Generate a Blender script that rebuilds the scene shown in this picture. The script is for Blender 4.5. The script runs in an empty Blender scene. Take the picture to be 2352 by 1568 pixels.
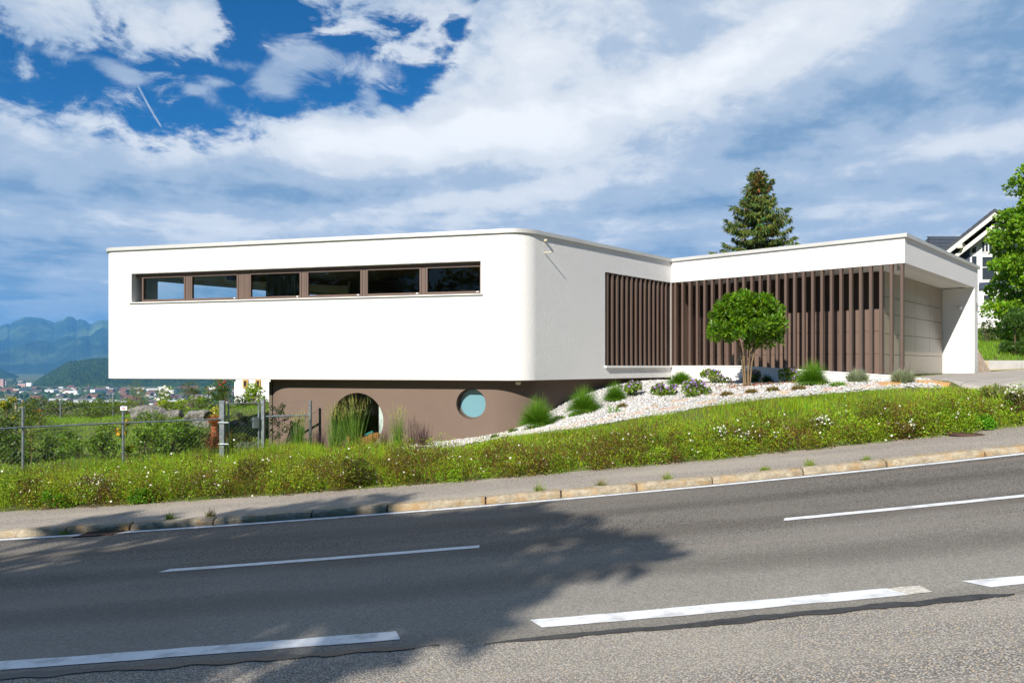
import bpy, bmesh, math, random
import numpy as np
from mathutils import Vector, Matrix
from mathutils.geometry import tessellate_polygon
random.seed(7)
rng = np.random.default_rng(11)
SC = bpy.context.scene
COL = SC.collection
F = 1695.0          # focal length in pixels of a 2352 px wide picture
CX, HY = 1176.0, 839.0
# ------------------------------------------------------------------ camera
cam_d = bpy.data.cameras.new('camera')
cam_d.sensor_width = 36.0
cam_d.lens = F / 2352.0 * 36.0
cam_d.shift_y = 0.0236
cam_d.clip_start = 0.1
cam_d.clip_end = 60000
cam = bpy.data.objects.new('camera', cam_d)
cam.rotation_euler = (math.radians(90), 0, 0)
COL.objects.link(cam)
SC.camera = cam
# ------------------------------------------------------------------ exposure
SC.view_settings.view_transform = 'Standard'
SC.view_settings.look = 'None'
SC.view_settings.gamma = 1
SC.view_settings.exposure = 0.68
try:
    SC.cycles.use_denoising = True
    SC.cycles.max_bounces = 8
    SC.cycles.transparent_max_bounces = 12
except Exception:
    pass
# ------------------------------------------------------------------ sun
SUN_D = Vector((0.715, 1.40, -1.0)).normalized()
sun_d = bpy.data.lights.new('sun', 'SUN')
sun_d.energy = 5.0
sun_d.angle = math.radians(0.6)
sun_d.color = (1.0, 0.94, 0.85)
sun = bpy.data.objects.new('sun', sun_d)
sun.rotation_euler = SUN_D.to_track_quat('-Z', 'Y').to_euler()
sun.location = (-30, -55, 40)
COL.objects.link(sun)
# ------------------------------------------------------------------ world: sky and clouds
W = bpy.data.worlds.new('World')
SC.world = W
W.use_nodes = True
nt = W.node_tree
nt.nodes.clear()


def wn(kind, **kw):
    n = nt.nodes.new(kind)
    for k, v in kw.items():
        setattr(n, k, v)
    return n


def m_(op, a, b=None, c=None, clamp=False):
    n = wn('ShaderNodeMath', operation=op)
    n.use_clamp = clamp
    for i, v in enumerate((a, b, c)):
        if v is None:
            continue
        if isinstance(v, (int, float)):
            n.inputs[i].default_value = v
        else:
            nt.links.new(v, n.inputs[i])
    return n.outputs[0]


def sstep(lo, hi, v):
    n = wn('ShaderNodeMapRange', interpolation_type='SMOOTHSTEP')
    nt.links.new(v, n.inputs['Value'])
    n.inputs['From Min'].default_value = lo
    n.inputs['From Max'].default_value = hi
    return n.outputs['Result']


def azel(px, py):
    u, v = (px - CX) / F, (HY - py) / F
    return math.atan(u), math.atan(v / math.sqrt(1 + u * u))


def gauss(px, py, sx, sy, w, rot=0.0):
    a0, e0 = azel(px, py)
    sa, se = sx / F, sy / F
    da = m_('SUBTRACT', AZ, a0)
    de = m_('SUBTRACT', EL, e0)
    if rot:
        c, s = math.cos(rot), math.sin(rot)
        da, de = (m_('ADD', m_('MULTIPLY', da, c), m_('MULTIPLY', de, s)),
                  m_('SUBTRACT', m_('MULTIPLY', de, c), m_('MULTIPLY', da, s)))
    da = m_('MULTIPLY', da, 1 / sa)
    de = m_('MULTIPLY', de, 1 / se)
    q = m_('MULTIPLY_ADD', da, da, m_('MULTIPLY', de, de))
    return m_('MULTIPLY', m_('EXPONENT', m_('MULTIPLY', q, -1.0)), w)


def noise(vec, scale, detail=6, rough=0.55, dist=0.0):
    n = wn('ShaderNodeTexNoise')
    n.inputs['Scale'].default_value = scale
    n.inputs['Detail'].default_value = detail
    n.inputs['Roughness'].default_value = rough
    n.inputs['Distortion'].default_value = dist
    nt.links.new(vec, n.inputs['Vector'])
    return n.outputs['Fac']


def sum_(lst):
    r = lst[0]
    for x in lst[1:]:
        r = m_('ADD', r, x)
    return r


def fcurve(pts):
    """edge of a cloud bank: azimuth -> elevation"""
    n = wn('ShaderNodeFloatCurve')
    cm = n.mapping
    cm.use_clip = False
    cv = cm.curves[0]
    P = []
    for px, py in pts:
        a, e = azel(px, py)
        P.append(((a + 0.9) / 1.8, e / 0.8))
    P = [(0.0, P[0][1])] + P + [(1.0, P[-1][1])]
    while len(cv.points) < len(P):
        cv.points.new(0.5, 0.5)
    for p, q in zip(cv.points, P):
        p.location = q
        p.handle_type = 'VECTOR'
    cm.update()
    x = m_('MULTIPLY', m_('ADD', AZ, 0.9), 1 / 1.8, clamp=True)
    nt.links.new(x, n.inputs['Value'])
    return m_('MULTIPLY', n.outputs[0], 0.8)


tc = wn('ShaderNodeTexCoord')
sp = wn('ShaderNodeSeparateXYZ')
nt.links.new(tc.outputs['Generated'], sp.inputs[0])
GX, GY, GZ = sp.outputs
AZ = m_('ARCTAN2', GX, GY)
EL = m_('ARCSINE', GZ)
zz = m_('ADD', m_('MAXIMUM', GZ, 0.0), 0.13)
cb = wn('ShaderNodeCombineXYZ')
nt.links.new(m_('DIVIDE', GX, zz), cb.inputs[0])
nt.links.new(m_('DIVIDE', GY, zz), cb.inputs[1])
PL = cb.outputs[0]                       # point on the cloud layer
cb2 = wn('ShaderNodeCombineXYZ')
nt.links.new(AZ, cb2.inputs[0])
nt.links.new(m_('MULTIPLY', EL, 1.9), cb2.inputs[1])
AE = cb2.outputs[0]
nA = noise(PL, 2.2, 8, 0.60, 0.2)        # puffs seen on the layer
nB = noise(AE, 6.5, 9, 0.60, 0.2)       # billows
nC = noise(AE, 22.0, 7, 0.66, 0.4)
nD = noise(AE, 11.0, 8, 0.62, 0.7)       # cauliflower heads       # curdled edges
cb3 = wn('ShaderNodeCombineXYZ')
nt.links.new(m_('MULTIPLY', AZ, 1.3), cb3.inputs[0])
nt.links.new(m_('MULTIPLY', EL, 15.0), cb3.inputs[1])
nH = noise(cb3.outputs[0], 2.4, 7, 0.6, 0.5)   # layered streaks low in the sky
nS = noise(PL, 0.9, 5, 0.55, 0.6)        # broad streaks
edge = sum_([m_('MULTIPLY', m_('SUBTRACT', nB, 0.5), 0.13),
             m_('MULTIPLY', m_('SUBTRACT', nD, 0.5), 0.12),
             m_('MULTIPLY', m_('SUBTRACT', nC, 0.5), 0.10),
             m_('MULTIPLY', m_('SUBTRACT', nA, 0.5), 0.05)])
low = fcurve([(-250, 215), (0, 236), (160, 240), (250, 268), (330, 296), (480, 298), (600, 262), (700, 245),
              (800, 228), (880, 205), (940, 215), (990, 170), (1050, 115), (1085, 0), (1120, -150), (1250, -380)])
upp = fcurve([(-250, 50), (0, 82), (110, 118), (220, 138), (300, 162), (410, 166), (440, 135), (520, 128), (600, 118),
              (632, 95), (645, -10), (668, 5), (690, 62), (740, 80), (830, 92), (860, 120), (900, 115), (940, 150),
              (1000, 150), (1060, 120), (1120, 20), (1300, -100)])
dlow = m_('SUBTRACT', low, EL)
cov_low = sstep(-0.014, 0.02, m_('ADD', dlow, m_('MULTIPLY', edge, 0.9)))
hole = sum_([gauss(575, 20, 60, 55, 0.11), gauss(930, 40, 60, 30, 0.06), gauss(1040, 60, 30, 50, 0.05)])
dup = m_('ADD', m_('SUBTRACT', m_('SUBTRACT', EL, upp), hole), m_('MULTIPLY', m_('SUBTRACT', nD, 0.53), 0.16))
cov_up = m_('MULTIPLY', sstep(-0.022, 0.03, m_('ADD', dup, m_('MULTIPLY', edge, 1.0))), 0.94)
bits = sum_([gauss(640, 192, 48, 40, 0.95), gauss(712, 126, 75, 34, 1.0), gauss(500, 190, 34, 14, 0.8), gauss(452, 208, 26, 12, 0.8),
             gauss(860, 165, 70, 25, 0.55), gauss(300, 178, 40, 16, 0.8), gauss(245, 145, 40, 18, 0.6), gauss(850, 235, 30, 30, 0.7),
             gauss(130, 122, 60, 12, 0.5), gauss(560, 150, 60, 16, 0.5)])
cov_bit = m_('MULTIPLY', sstep(0.10, 0.75, m_('ADD', bits, m_('ADD', m_('MULTIPLY', edge, 5.0), m_('MULTIPLY', m_('SUBTRACT', nD, 0.5), 1.5)))), 0.8)
# contrail
a1, e1 = azel(312, 186)
a2, e2 = azel(371, 292)
L = math.hypot(a2 - a1, e2 - e1)
ux, uy = (a2 - a1) / L, (e2 - e1) / L
qa, qe = m_('SUBTRACT', AZ, a1), m_('SUBTRACT', EL, e1)
along = m_('ADD', m_('MULTIPLY', qa, ux), m_('MULTIPLY', qe, uy))
off = m_('ABSOLUTE', m_('SUBTRACT', m_('MULTIPLY', qa, uy), m_('MULTIPLY', qe, ux)))
bend = m_('MULTIPLY', m_('MULTIPLY', along, m_('SUBTRACT', along, L)), 1.2)
off = m_('ABSOLUTE', m_('ADD', m_('SUBTRACT', m_('MULTIPLY', qa, uy), m_('MULTIPLY', qe, ux)), bend))
trail = m_('MULTIPLY', m_('SUBTRACT', 1.0, sstep(0.0004, 0.0017, off)),
           m_('MULTIPLY', sstep(-0.004, 0.006, along), m_('SUBTRACT', 1.0, sstep(L * 0.93, L * 1.03, along))))
trail = m_('MULTIPLY', trail, 0.62)
cov = m_('MAXIMUM', m_('MAXIMUM', cov_low, cov_up), m_('MAXIMUM', cov_bit, trail))
# behind and above the camera: scattered cloud only
front = sstep(-0.25, 0.35, GY)
cov_back = sstep(0.62, 0.80, nA)
cov = m_('ADD', m_('MULTIPLY', cov, front), m_('MULTIPLY', cov_back, m_('SUBTRACT', 1.0, front)), clamp=True)
# how bright the cloud is
bri = sum_([gauss(880, 330, 430, 52, 0.34, 0.06), gauss(1180, 250, 210, 120, 0.24), gauss(1480, 230, 320, 100, 0.20, 0.2), gauss(1800, 85, 360, 60, 0.26, 0.25),
            gauss(1230, 60, 220, 80, 0.14), gauss(250, 300, 330, 55, 0.14), gauss(1080, 455, 260, 26, 0.30, 0.12), gauss(620, 520, 450, 36, 0.13, 0.05),
            gauss(1330, 400, 110, 60, 0.12), gauss(250, 60, 300, 60, 0.12), gauss(760, 60, 150, 60, 0.10), gauss(2250, 320, 260, 22, 0.14, 0.15),
            gauss(1900, 500, 500, 40, 0.10), gauss(620, 450, 330, 34, -0.20), gauss(1900, 300, 560, 60, -0.05, 0.1),
            gauss(2200, 150, 280, 80, -0.06, 0.3), gauss(60, 640, 330, 110, -0.12), gauss(1520, 470, 240, 40, -0.10), gauss(300, 450, 360, 30, -0.02)])
bri = sum_([bri, m_('MULTIPLY', m_('SUBTRACT', nA, 0.5), 0.75), m_('MULTIPLY', m_('SUBTRACT', nB, 0.5), 0.55),
            m_('MULTIPLY', m_('SUBTRACT', nS, 0.5), 0.5), m_('MULTIPLY', m_('SUBTRACT', nD, 0.5), 0.42), m_('MULTIPLY', m_('SUBTRACT', nC, 0.5), 0.18)])
bri = m_('ADD', bri, m_('MULTIPLY', m_('SUBTRACT', nH, 0.5), m_('MULTIPLY', m_('SUBTRACT', 1.0, sstep(0.06, 0.30, EL)), 0.95)))
bri = m_('ADD', bri, 0.53, clamp=True)
cr = wn('ShaderNodeValToRGB')
cr.color_ramp.interpolation = 'EASE'
els = cr.color_ramp.elements
els[0].position, els[0].color = 0.0, (0.10, 0.225, 0.42, 1)
els[1].position, els[1].color = 1.0, (0.92, 0.925, 0.935, 1)
for p, c in ((0.28, (0.20, 0.315, 0.48, 1)), (0.52, (0.42, 0.505, 0.63, 1)), (0.76, (0.74, 0.765, 0.80, 1))):
    e = els.new(p)
    e.color = c
nt.links.new(bri, cr.inputs[0])
sky = wn('ShaderNodeTexSky', sky_type='NISHITA')
sky.sun_disc = False
sky.sun_elevation = math.radians(32.5)
sky.sun_rotation = math.radians(207.1)
sky.altitude = 500
sky.air_density = 1.0
sky.dust_density = 0.3
sky.ozone_density = 3.0
hs = wn('ShaderNodeHueSaturation')
hs.inputs['Saturation'].default_value = 1.8
hs.inputs['Value'].default_value = 1.0
nt.links.new(sky.outputs[0], hs.inputs['Color'])
deep = wn('ShaderNodeMix', data_type='RGBA', blend_type='MULTIPLY')
nt.links.new(front, deep.inputs['Factor'])
deep.inputs['B'].default_value = (0.28, 0.98, 1.16, 1)
nt.links.new(hs.outputs[0], deep.inputs['A'])
bg1 = wn('ShaderNodeBackground')
bg1.inputs['Strength'].default_value = 0.05
nt.links.new(deep.outputs['Result'], bg1.inputs['Color'])
bg2 = wn('ShaderNodeBackground')
bg2.inputs['Strength'].default_value = 0.72
nt.links.new(cr.outputs[0], bg2.inputs['Color'])
mx = wn('ShaderNodeMixShader')
nt.links.new(cov, mx.inputs[0])
nt.links.new(bg1.outputs[0], mx.inputs[1])
nt.links.new(bg2.outputs[0], mx.inputs[2])
wo = wn('ShaderNodeOutputWorld')
nt.links.new(mx.outputs[0], wo.inputs['Surface'])

# ------------------------------------------------------------------ helpers


def tag(o, label=None, cat=None, group=None, kind=None):
    if label:
        o['label'] = label
    if cat:
        o['category'] = cat
    if group:
        o['group'] = group
    if kind:
        o['kind'] = kind
    return o


def thing(name, label, cat, loc=(0, 0, 0), group=None):
    o = bpy.data.objects.new(name, None)
    o.empty_display_size = 0.2
    o.location = loc
    COL.objects.link(o)
    return tag(o, label, cat, group)


def adopt(o, parent):
    """hang a mesh built in world coordinates under its thing"""
    o.parent = parent
    p, off = parent, Vector((0, 0, 0))
    while p is not None:
        if p.type == 'EMPTY':
            off += p.location
        p = p.parent
    if parent.type == 'EMPTY':
        o.matrix_parent_inverse = Matrix.Translation(-off)
    return o


def finish(me, m, smooth=None):
    if m is not None:
        for q in (m if isinstance(m, (list, tuple)) else [m]):
            me.materials.append(q)
    if smooth is not None:
        me.polygons.foreach_set('use_smooth', [True] * len(me.polygons))
        if smooth < 179:
            me.set_sharp_from_angle(angle=math.radians(smooth))
    me.update()


class MB:
    """collects shapes into one mesh"""

    def __init__(self):
        self.v, self.f, self.mi = [], [], []

    def add(self, vs, fs, mi=0):
        n = len(self.v)
        self.v += [tuple(p) for p in vs]
        self.f += [tuple(i + n for i in q) for q in fs]
        self.mi += [mi] * len(fs)

    def box(self, c, s, rz=0.0, mi=0, rx=0.0, ry=0.0):
        hx, hy, hz = s[0] / 2, s[1] / 2, s[2] / 2
        R = Matrix.Rotation(rz, 3, 'Z') @ Matrix.Rotation(ry, 3, 'Y') @ Matrix.Rotation(rx, 3, 'X')
        vs = [Vector(c) + R @ Vector((x * hx, y * hy, z * hz)) for z in (-1, 1) for y in (-1, 1) for x in (-1, 1)]
        self.add(vs, [(0, 2, 3, 1), (4, 5, 7, 6), (0, 1, 5, 4), (1, 3, 7, 5), (3, 2, 6, 7), (2, 0, 4, 6)], mi)

    def prism(self, poly, z0, z1, mi=0):
        """vertical prism over a plan polygon; z0, z1 numbers or per-vertex lists"""
        n = len(poly)
        a = [z0] * n if isinstance(z0, (int, float)) else z0
        b = [z1] * n if isinstance(z1, (int, float)) else z1
        vs = [(p[0], p[1], z) for p, z in zip(poly, a)] + [(p[0], p[1], z) for p, z in zip(poly, b)]
        fs = [(i, (i + 1) % n, n + (i + 1) % n, n + i) for i in range(n)]
        for t in tessellate_polygon([[Vector((p[0], p[1], 0)) for p in poly]]):
            fs.append((t[2], t[1], t[0]))
            fs.append((t[0] + n, t[1] + n, t[2] + n))
        self.add(vs, fs, mi)

    def tube(self, pts, r, n=6, caps=True, mi=0):
        pts = [Vector(p) for p in pts]
        rr = [r] * len(pts) if isinstance(r, (int, float)) else list(r)
        vs, fs = [], []
        up = None
        for i, p in enumerate(pts):
            d = (pts[min(i + 1, len(pts) - 1)] - pts[max(i - 1, 0)]).normalized()
            if up is None:
                up = Vector((0, 0, 1)) if abs(d.z) < 0.9 else Vector((1, 0, 0))
            s = d.cross(up).normalized()
            up = s.cross(d).normalized()
            for k in range(n):
                a = 2 * math.pi * k / n
                vs.append(p + (s * math.cos(a) + up * math.sin(a)) * rr[i])
        for i in range(len(pts) - 1):
            for k in range(n):
                k2 = (k + 1) % n
                fs.append((i * n + k, i * n + k2, (i + 1) * n + k2, (i + 1) * n + k))
        if caps:
            fs.append(tuple(range(n - 1, -1, -1)))
            fs.append(tuple((len(pts) - 1) * n + k for k in range(n)))
        self.add(vs, fs, mi)

    def build(self, name, m, parent=None, smooth=None):
        me = bpy.data.meshes.new(name)
        me.from_pydata(self.v, [], self.f)
        finish(me, m, smooth)
        if any(self.mi):
            me.polygons.foreach_set('material_index', self.mi)
        o = bpy.data.objects.new(name, me)
        COL.objects.link(o)
        if parent is not None:
            adopt(o, parent)
        return o


def npmesh(name, V, Fs, m, parent=None, col=None, smooth=False, local=False):
    """mesh from arrays: V (n,3), Fs one (k,3|4) array, optional colour per vertex"""
    V = np.asarray(V, dtype=np.float32)
    Fs = np.asarray(Fs, dtype=np.int32)
    me = bpy.data.meshes.new(name)
    k = Fs.shape[1]
    me.vertices.add(len(V))
    me.vertices.foreach_set('co', V.ravel())
    me.loops.add(Fs.size)
    me.loops.foreach_set('vertex_index', Fs.ravel())
    me.polygons.add(len(Fs))
    me.polygons.foreach_set('loop_start', np.arange(0, Fs.size, k, dtype=np.int32))
    if smooth:
        me.polygons.foreach_set('use_smooth', np.ones(len(Fs), dtype=bool))
    if col is not None:
        ca = me.color_attributes.new('Col', 'FLOAT_COLOR', 'POINT')
        c4 = np.ones((len(V), 4), dtype=np.float32)
        c4[:, :3] = col
        ca.data.foreach_set('color', c4.ravel())
    me.materials.append(m)
    me.update(calc_edges=True)
    o = bpy.data.objects.new(name, me)
    COL.objects.link(o)
    if parent is not None:
        if local:
            o.parent = parent
        else:
            adopt(o, parent)
    return o


def at(px, py, Y):
    return Vector(((px - CX) / F * Y, Y, (HY - py) / F * Y))


def smooth01(t):
    t = np.clip(t, 0, 1)
    return t * t * (3 - 2 * t)


def vnoise(x, y, seed=0):
    """cheap value noise in [-1, 1]"""
    xi, yi = np.floor(x), np.floor(y)
    fx, fy = x - xi, y - yi
    fx, fy = fx * fx * (3 - 2 * fx), fy * fy * (3 - 2 * fy)

    def h(a, b):
        s = np.sin(a * 127.1 + b * 311.7 + seed * 74.7) * 43758.5453
        return (s - np.floor(s)) * 2 - 1
    return (h(xi, yi) * (1 - fx) + h(xi + 1, yi) * fx) * (1 - fy) + (h(xi, yi + 1) * (1 - fx) + h(xi + 1, yi + 1) * fx) * fy


def fbm(x, y, oct=4, seed=0):
    r, a = 0, 0.5
    for i in range(oct):
        r = r + a * vnoise(x * 2 ** i, y * 2 ** i, seed + i)
        a *= 0.5
    return r


# ------------------------------------------------------------------ materials


def mat(name, c1, c2=None, scale=4.0, rough=0.7, bump=0.0, bscale=60.0, metal=0.0, spec=0.4, detail=4, stretch=None, dist=0.002, c3=None, s3=0.3):
    m = bpy.data.materials.new(name)
    m.use_nodes = True
    t = m.node_tree
    b = t.nodes['Principled BSDF']
    b.inputs['Roughness'].default_value = rough
    b.inputs['Metallic'].default_value = metal
    b.inputs['Specular IOR Level'].default_value = spec
    b.inputs['Base Color'].default_value = (*c1, 1)
    co = t.nodes.new('ShaderNodeNewGeometry').outputs['Position']
    if stretch:
        mp = t.nodes.new('ShaderNodeMapping')
        mp.inputs['Scale'].default_value = stretch
        t.links.new(co, mp.inputs['Vector'])
        co = mp.outputs[0]

    def ns(sc, det):
        n = t.nodes.new('ShaderNodeTexNoise')
        n.inputs['Scale'].default_value = sc
        n.inputs['Detail'].default_value = det
        n.inputs['Roughness'].default_value = 0.6
        t.links.new(co, n.inputs['Vector'])
        return n.outputs['Fac']

    def ramp(f, lo, hi):
        r = t.nodes.new('ShaderNodeMapRange')
        r.inputs['From Min'].default_value = lo
        r.inputs['From Max'].default_value = hi
        t.links.new(f, r.inputs['Value'])
        return r.outputs[0]
    if c2:
        mix = t.nodes.new('ShaderNodeMix')
        mix.data_type = 'RGBA'
        mix.inputs['A'].default_value = (*c1, 1)
        mix.inputs['B'].default_value = (*c2, 1)
        t.links.new(ramp(ns(scale, detail), 0.36, 0.64), mix.inputs['Factor'])
        out = mix.outputs['Result']
        if c3:
            mix2 = t.nodes.new('ShaderNodeMix')
            mix2.data_type = 'RGBA'
            t.links.new(out, mix2.inputs['A'])
            mix2.inputs['B'].default_value = (*c3, 1)
            t.links.new(ramp(ns(s3, 5), 0.48, 0.68), mix2.inputs['Factor'])
            out = mix2.outputs['Result']
        t.links.new(out, b.inputs['Base Color'])
    if bump:
        bp = t.nodes.new('ShaderNodeBump')
        bp.inputs['Strength'].default_value = bump
        bp.inputs['Distance'].default_value = dist
        t.links.new(ns(bscale, 5), bp.inputs['Height'])
        t.links.new(bp.outputs[0], b.inputs['Normal'])
    return m


def leafmat(name, transl=0.35, rough=0.5, spec=0.35):
    m = bpy.data.materials.new(name)
    m.use_nodes = True
    t = m.node_tree
    b = t.nodes['Principled BSDF']
    b.inputs['Roughness'].default_value = rough
    b.inputs['Specular IOR Level'].default_value = spec
    a = t.nodes.new('ShaderNodeVertexColor')
    a.layer_name = 'Col'
    t.links.new(a.outputs[0], b.inputs['Base Color'])
    if transl:
        tr = t.nodes.new('ShaderNodeBsdfTranslucent')
        g = t.nodes.new('ShaderNodeMix')
        g.data_type = 'RGBA'
        g.blend_type = 'MULTIPLY'
        g.inputs['Factor'].default_value = 1
        g.inputs['B'].default_value = (1.3, 1.25, 0.5, 1)
        t.links.new(a.outputs[0], g.inputs['A'])
        t.links.new(g.outputs['Result'], tr.inputs[0])
        mx = t.nodes.new('ShaderNodeMixShader')
        mx.inputs[0].default_value = transl
        t.links.new(b.outputs[0], mx.inputs[1])
        t.links.new(tr.outputs[0], mx.inputs[2])
        t.links.new(mx.outputs[0], t.nodes['Material Output'].inputs['Surface'])
    return m


def glassmat(name, tint, rough=0.02, alpha=0.85, refl=1.0):
    """thin window glass: tinted see-through with a mirror reflection"""
    m = bpy.data.materials.new(name)
    m.use_nodes = True
    t = m.node_tree
    t.nodes.clear()
    tr = t.nodes.new('ShaderNodeBsdfTransparent')
    tr.inputs[0].default_value = (*tint, 1)
    gl = t.nodes.new('ShaderNodeBsdfGlossy')
    gl.inputs['Roughness'].default_value = rough
    gl.inputs[0].default_value = (0.9 * refl, 0.95 * refl, refl, 1)
    fr = t.nodes.new('ShaderNodeFresnel')
    fr.inputs[0].default_value = 1.36
    mx = t.nodes.new('ShaderNodeMixShader')
    t.links.new(fr.outputs[0], mx.inputs[0])
    t.links.new(tr.outputs[0], mx.inputs[1])
    t.links.new(gl.outputs[0], mx.inputs[2])
    o = t.nodes.new('ShaderNodeOutputMaterial')
    t.links.new(mx.outputs[0], o.inputs['Surface'])
    return m


def asphalt(name, base, var, stone_lo, stone_hi, vscale, bump, patch=None):
    """aggregate asphalt: stone chips of several greys, worn patches along the lane"""
    m = bpy.data.materials.new(name)
    m.use_nodes = True
    t = m.node_tree
    b = t.nodes['Principled BSDF']
    b.inputs['Roughness'].default_value = 0.82
    b.inputs['Specular IOR Level'].default_value = 0.3
    pos = t.nodes.new('ShaderNodeNewGeometry').outputs['Position']

    def vor(sc, feat='F1'):
        v = t.nodes.new('ShaderNodeTexVoronoi')
        v.feature = feat
        v.inputs['Scale'].default_value = sc
        t.links.new(pos, v.inputs['Vector'])
        return v

    def nse(sc, det, st=None):
        n = t.nodes.new('ShaderNodeTexNoise')
        n.inputs['Scale'].default_value = sc
        n.inputs['Detail'].default_value = det
        if st:
            mp = t.nodes.new('ShaderNodeMapping')
            mp.inputs['Scale'].default_value = st
            t.links.new(pos, mp.inputs['Vector'])
            t.links.new(mp.outputs[0], n.inputs['Vector'])
        else:
            t.links.new(pos, n.inputs['Vector'])
        return n.outputs['Fac']

    def mixc(f, a, bb, lo=0.0, hi=1.0):
        r = t.nodes.new('ShaderNodeMapRange')
        r.inputs['From Min'].default_value = lo
        r.inputs['From Max'].default_value = hi
        t.links.new(f, r.inputs['Value'])
        x = t.nodes.new('ShaderNodeMix')
        x.data_type = 'RGBA'
        t.links.new(r.outputs[0], x.inputs['Factor'])
        for key, val in (('A', a), ('B', bb)):
            if isinstance(val, tuple):
                x.inputs[key].default_value = (*val, 1)
            else:
                t.links.new(val, x.inputs[key])
        return x.outputs['Result']
    v = vor(vscale)
    sepc = t.nodes.new('ShaderNodeSeparateColor')
    t.links.new(v.outputs['Color'], sepc.inputs[0])
    stone = mixc(sepc.outputs[0], stone_lo, stone_hi)
    stone = mixc(sepc.outputs[1], stone, (stone_hi[0] * 1.05, stone_hi[1] * 0.86, stone_hi[2] * 0.62), 0.86, 0.90)
    gaps = mixc(v.outputs['Distance'], stone, base, 0.35, 0.62)
    wear = mixc(nse(1.0, 5, (0.35, 1.6, 1)), gaps, var, 0.42, 0.95)
    if patch:
        wear = mixc(nse(1.0, 3, (0.12, 2.2, 1)), wear, patch, 0.55, 0.9)
    if name == 'road_asphalt':
        sx_ = t.nodes.new('ShaderNodeSeparateXYZ')
        t.links.new(pos, sx_.inputs[0])
        nm = t.nodes.new('ShaderNodeMath')
        nm.operation = 'MULTIPLY_ADD'
        t.links.new(nse(0.9, 3), nm.inputs[0])
        nm.inputs[1].default_value = 2.2
        t.links.new(sx_.outputs[1], nm.inputs[2])
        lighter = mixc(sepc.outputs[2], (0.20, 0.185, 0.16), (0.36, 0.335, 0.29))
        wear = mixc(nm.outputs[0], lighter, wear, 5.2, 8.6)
    if name == 'road_asphalt':
        sn = t.nodes.new('ShaderNodeMath')
        sn.operation = 'SINE'
        sq = t.nodes.new('ShaderNodeMath')
        sq.operation = 'MULTIPLY_ADD'
        t.links.new(nse(0.5, 2), sq.inputs[0])
        sq.inputs[1].default_value = 2.0
        sy_ = t.nodes.new('ShaderNodeMath')
        sy_.operation = 'MULTIPLY'
        t.links.new(sx_.outputs[1], sy_.inputs[0])
        sy_.inputs[1].default_value = 4.6
        t.links.new(sy_.outputs[0], sq.inputs[2])
        t.links.new(sq.outputs[0], sn.inputs[0])
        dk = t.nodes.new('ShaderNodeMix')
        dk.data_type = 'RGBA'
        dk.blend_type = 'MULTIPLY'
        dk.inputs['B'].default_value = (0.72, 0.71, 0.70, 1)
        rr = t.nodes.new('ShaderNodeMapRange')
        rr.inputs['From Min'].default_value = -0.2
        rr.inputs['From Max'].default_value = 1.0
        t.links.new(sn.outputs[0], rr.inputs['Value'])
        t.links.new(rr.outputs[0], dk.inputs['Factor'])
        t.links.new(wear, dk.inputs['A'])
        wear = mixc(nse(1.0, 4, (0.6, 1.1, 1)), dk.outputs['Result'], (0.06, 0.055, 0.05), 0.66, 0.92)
    t.links.new(wear, b.inputs['Base Color'])
    bp = t.nodes.new('ShaderNodeBump')
    bp.inputs['Strength'].default_value = bump
    bp.inputs['Distance'].default_value = 0.004
    inv = t.nodes.new('ShaderNodeMath')
    inv.operation = 'SUBTRACT'
    inv.inputs[0].default_value = 1
    t.links.new(v.outputs['Distance'], inv.inputs[1])
    t.links.new(inv.outputs[0], bp.inputs['Height'])
    t.links.new(bp.outputs[0], b.inputs['Normal'])
    return m


M = {}
M['render'] = mat('white_render', (0.72, 0.71, 0.695), (0.705, 0.695, 0.68), 1.2, 0.85, 0.9, 20, stretch=(1.5, 1.5, 4.0), dist=0.014, spec=0.25)
M['smooth_white'] = mat('smooth_white_render', (0.80, 0.79, 0.765), (0.77, 0.76, 0.735), 1.0, 0.85, 0.25, 90, spec=0.25)
M['brown_render'] = mat('brown_render', (0.172, 0.124, 0.098), (0.162, 0.116, 0.091), 1.3, 0.85, 0.5, 110, spec=0.2)
M['brown_metal'] = mat('brown_metal', (0.112, 0.076, 0.059), (0.104, 0.070, 0.055), 2.0, 0.45, spec=0.4)
M['window_brown'] = mat('brown_window_frame', (0.118, 0.077, 0.059), (0.11, 0.071, 0.055), 3.0, 0.5, spec=0.4)
M['panel'] = mat('brown_panel', (0.150, 0.100, 0.077), (0.14, 0.093, 0.072), 1.0, 0.6, spec=0.3)
M['taupe'] = mat('taupe_door_metal', (0.275, 0.225, 0.170), (0.262, 0.214, 0.162), 0.8, 0.32, spec=0.5)
M['coping'] = mat('coping_metal', (0.60, 0.59, 0.56), (0.54, 0.53, 0.5), 1.5, 0.4, metal=0.3, spec=0.5)
M['zinc'] = mat('galvanised_steel', (0.32, 0.36, 0.39), (0.20, 0.23, 0.26), 14, 0.38, metal=0.65)
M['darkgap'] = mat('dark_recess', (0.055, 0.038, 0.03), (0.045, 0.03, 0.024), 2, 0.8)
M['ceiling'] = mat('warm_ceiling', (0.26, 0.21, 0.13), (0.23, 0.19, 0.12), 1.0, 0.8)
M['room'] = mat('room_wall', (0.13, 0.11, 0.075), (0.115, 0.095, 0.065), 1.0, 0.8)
M['glass'] = glassmat('window_glass', (0.88, 0.92, 0.88))
M['clear_glass'] = glassmat('clear_glass', (0.86, 0.90, 0.9))
M['teal_glass'] = mat('frosted_teal_glass', (0.15, 0.31, 0.36), (0.14, 0.295, 0.345), 1.0, 0.12, spec=0.8)
M['curtain'] = mat('white_curtain', (0.72, 0.76, 0.72), (0.62, 0.68, 0.64), 8, 0.9)
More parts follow.
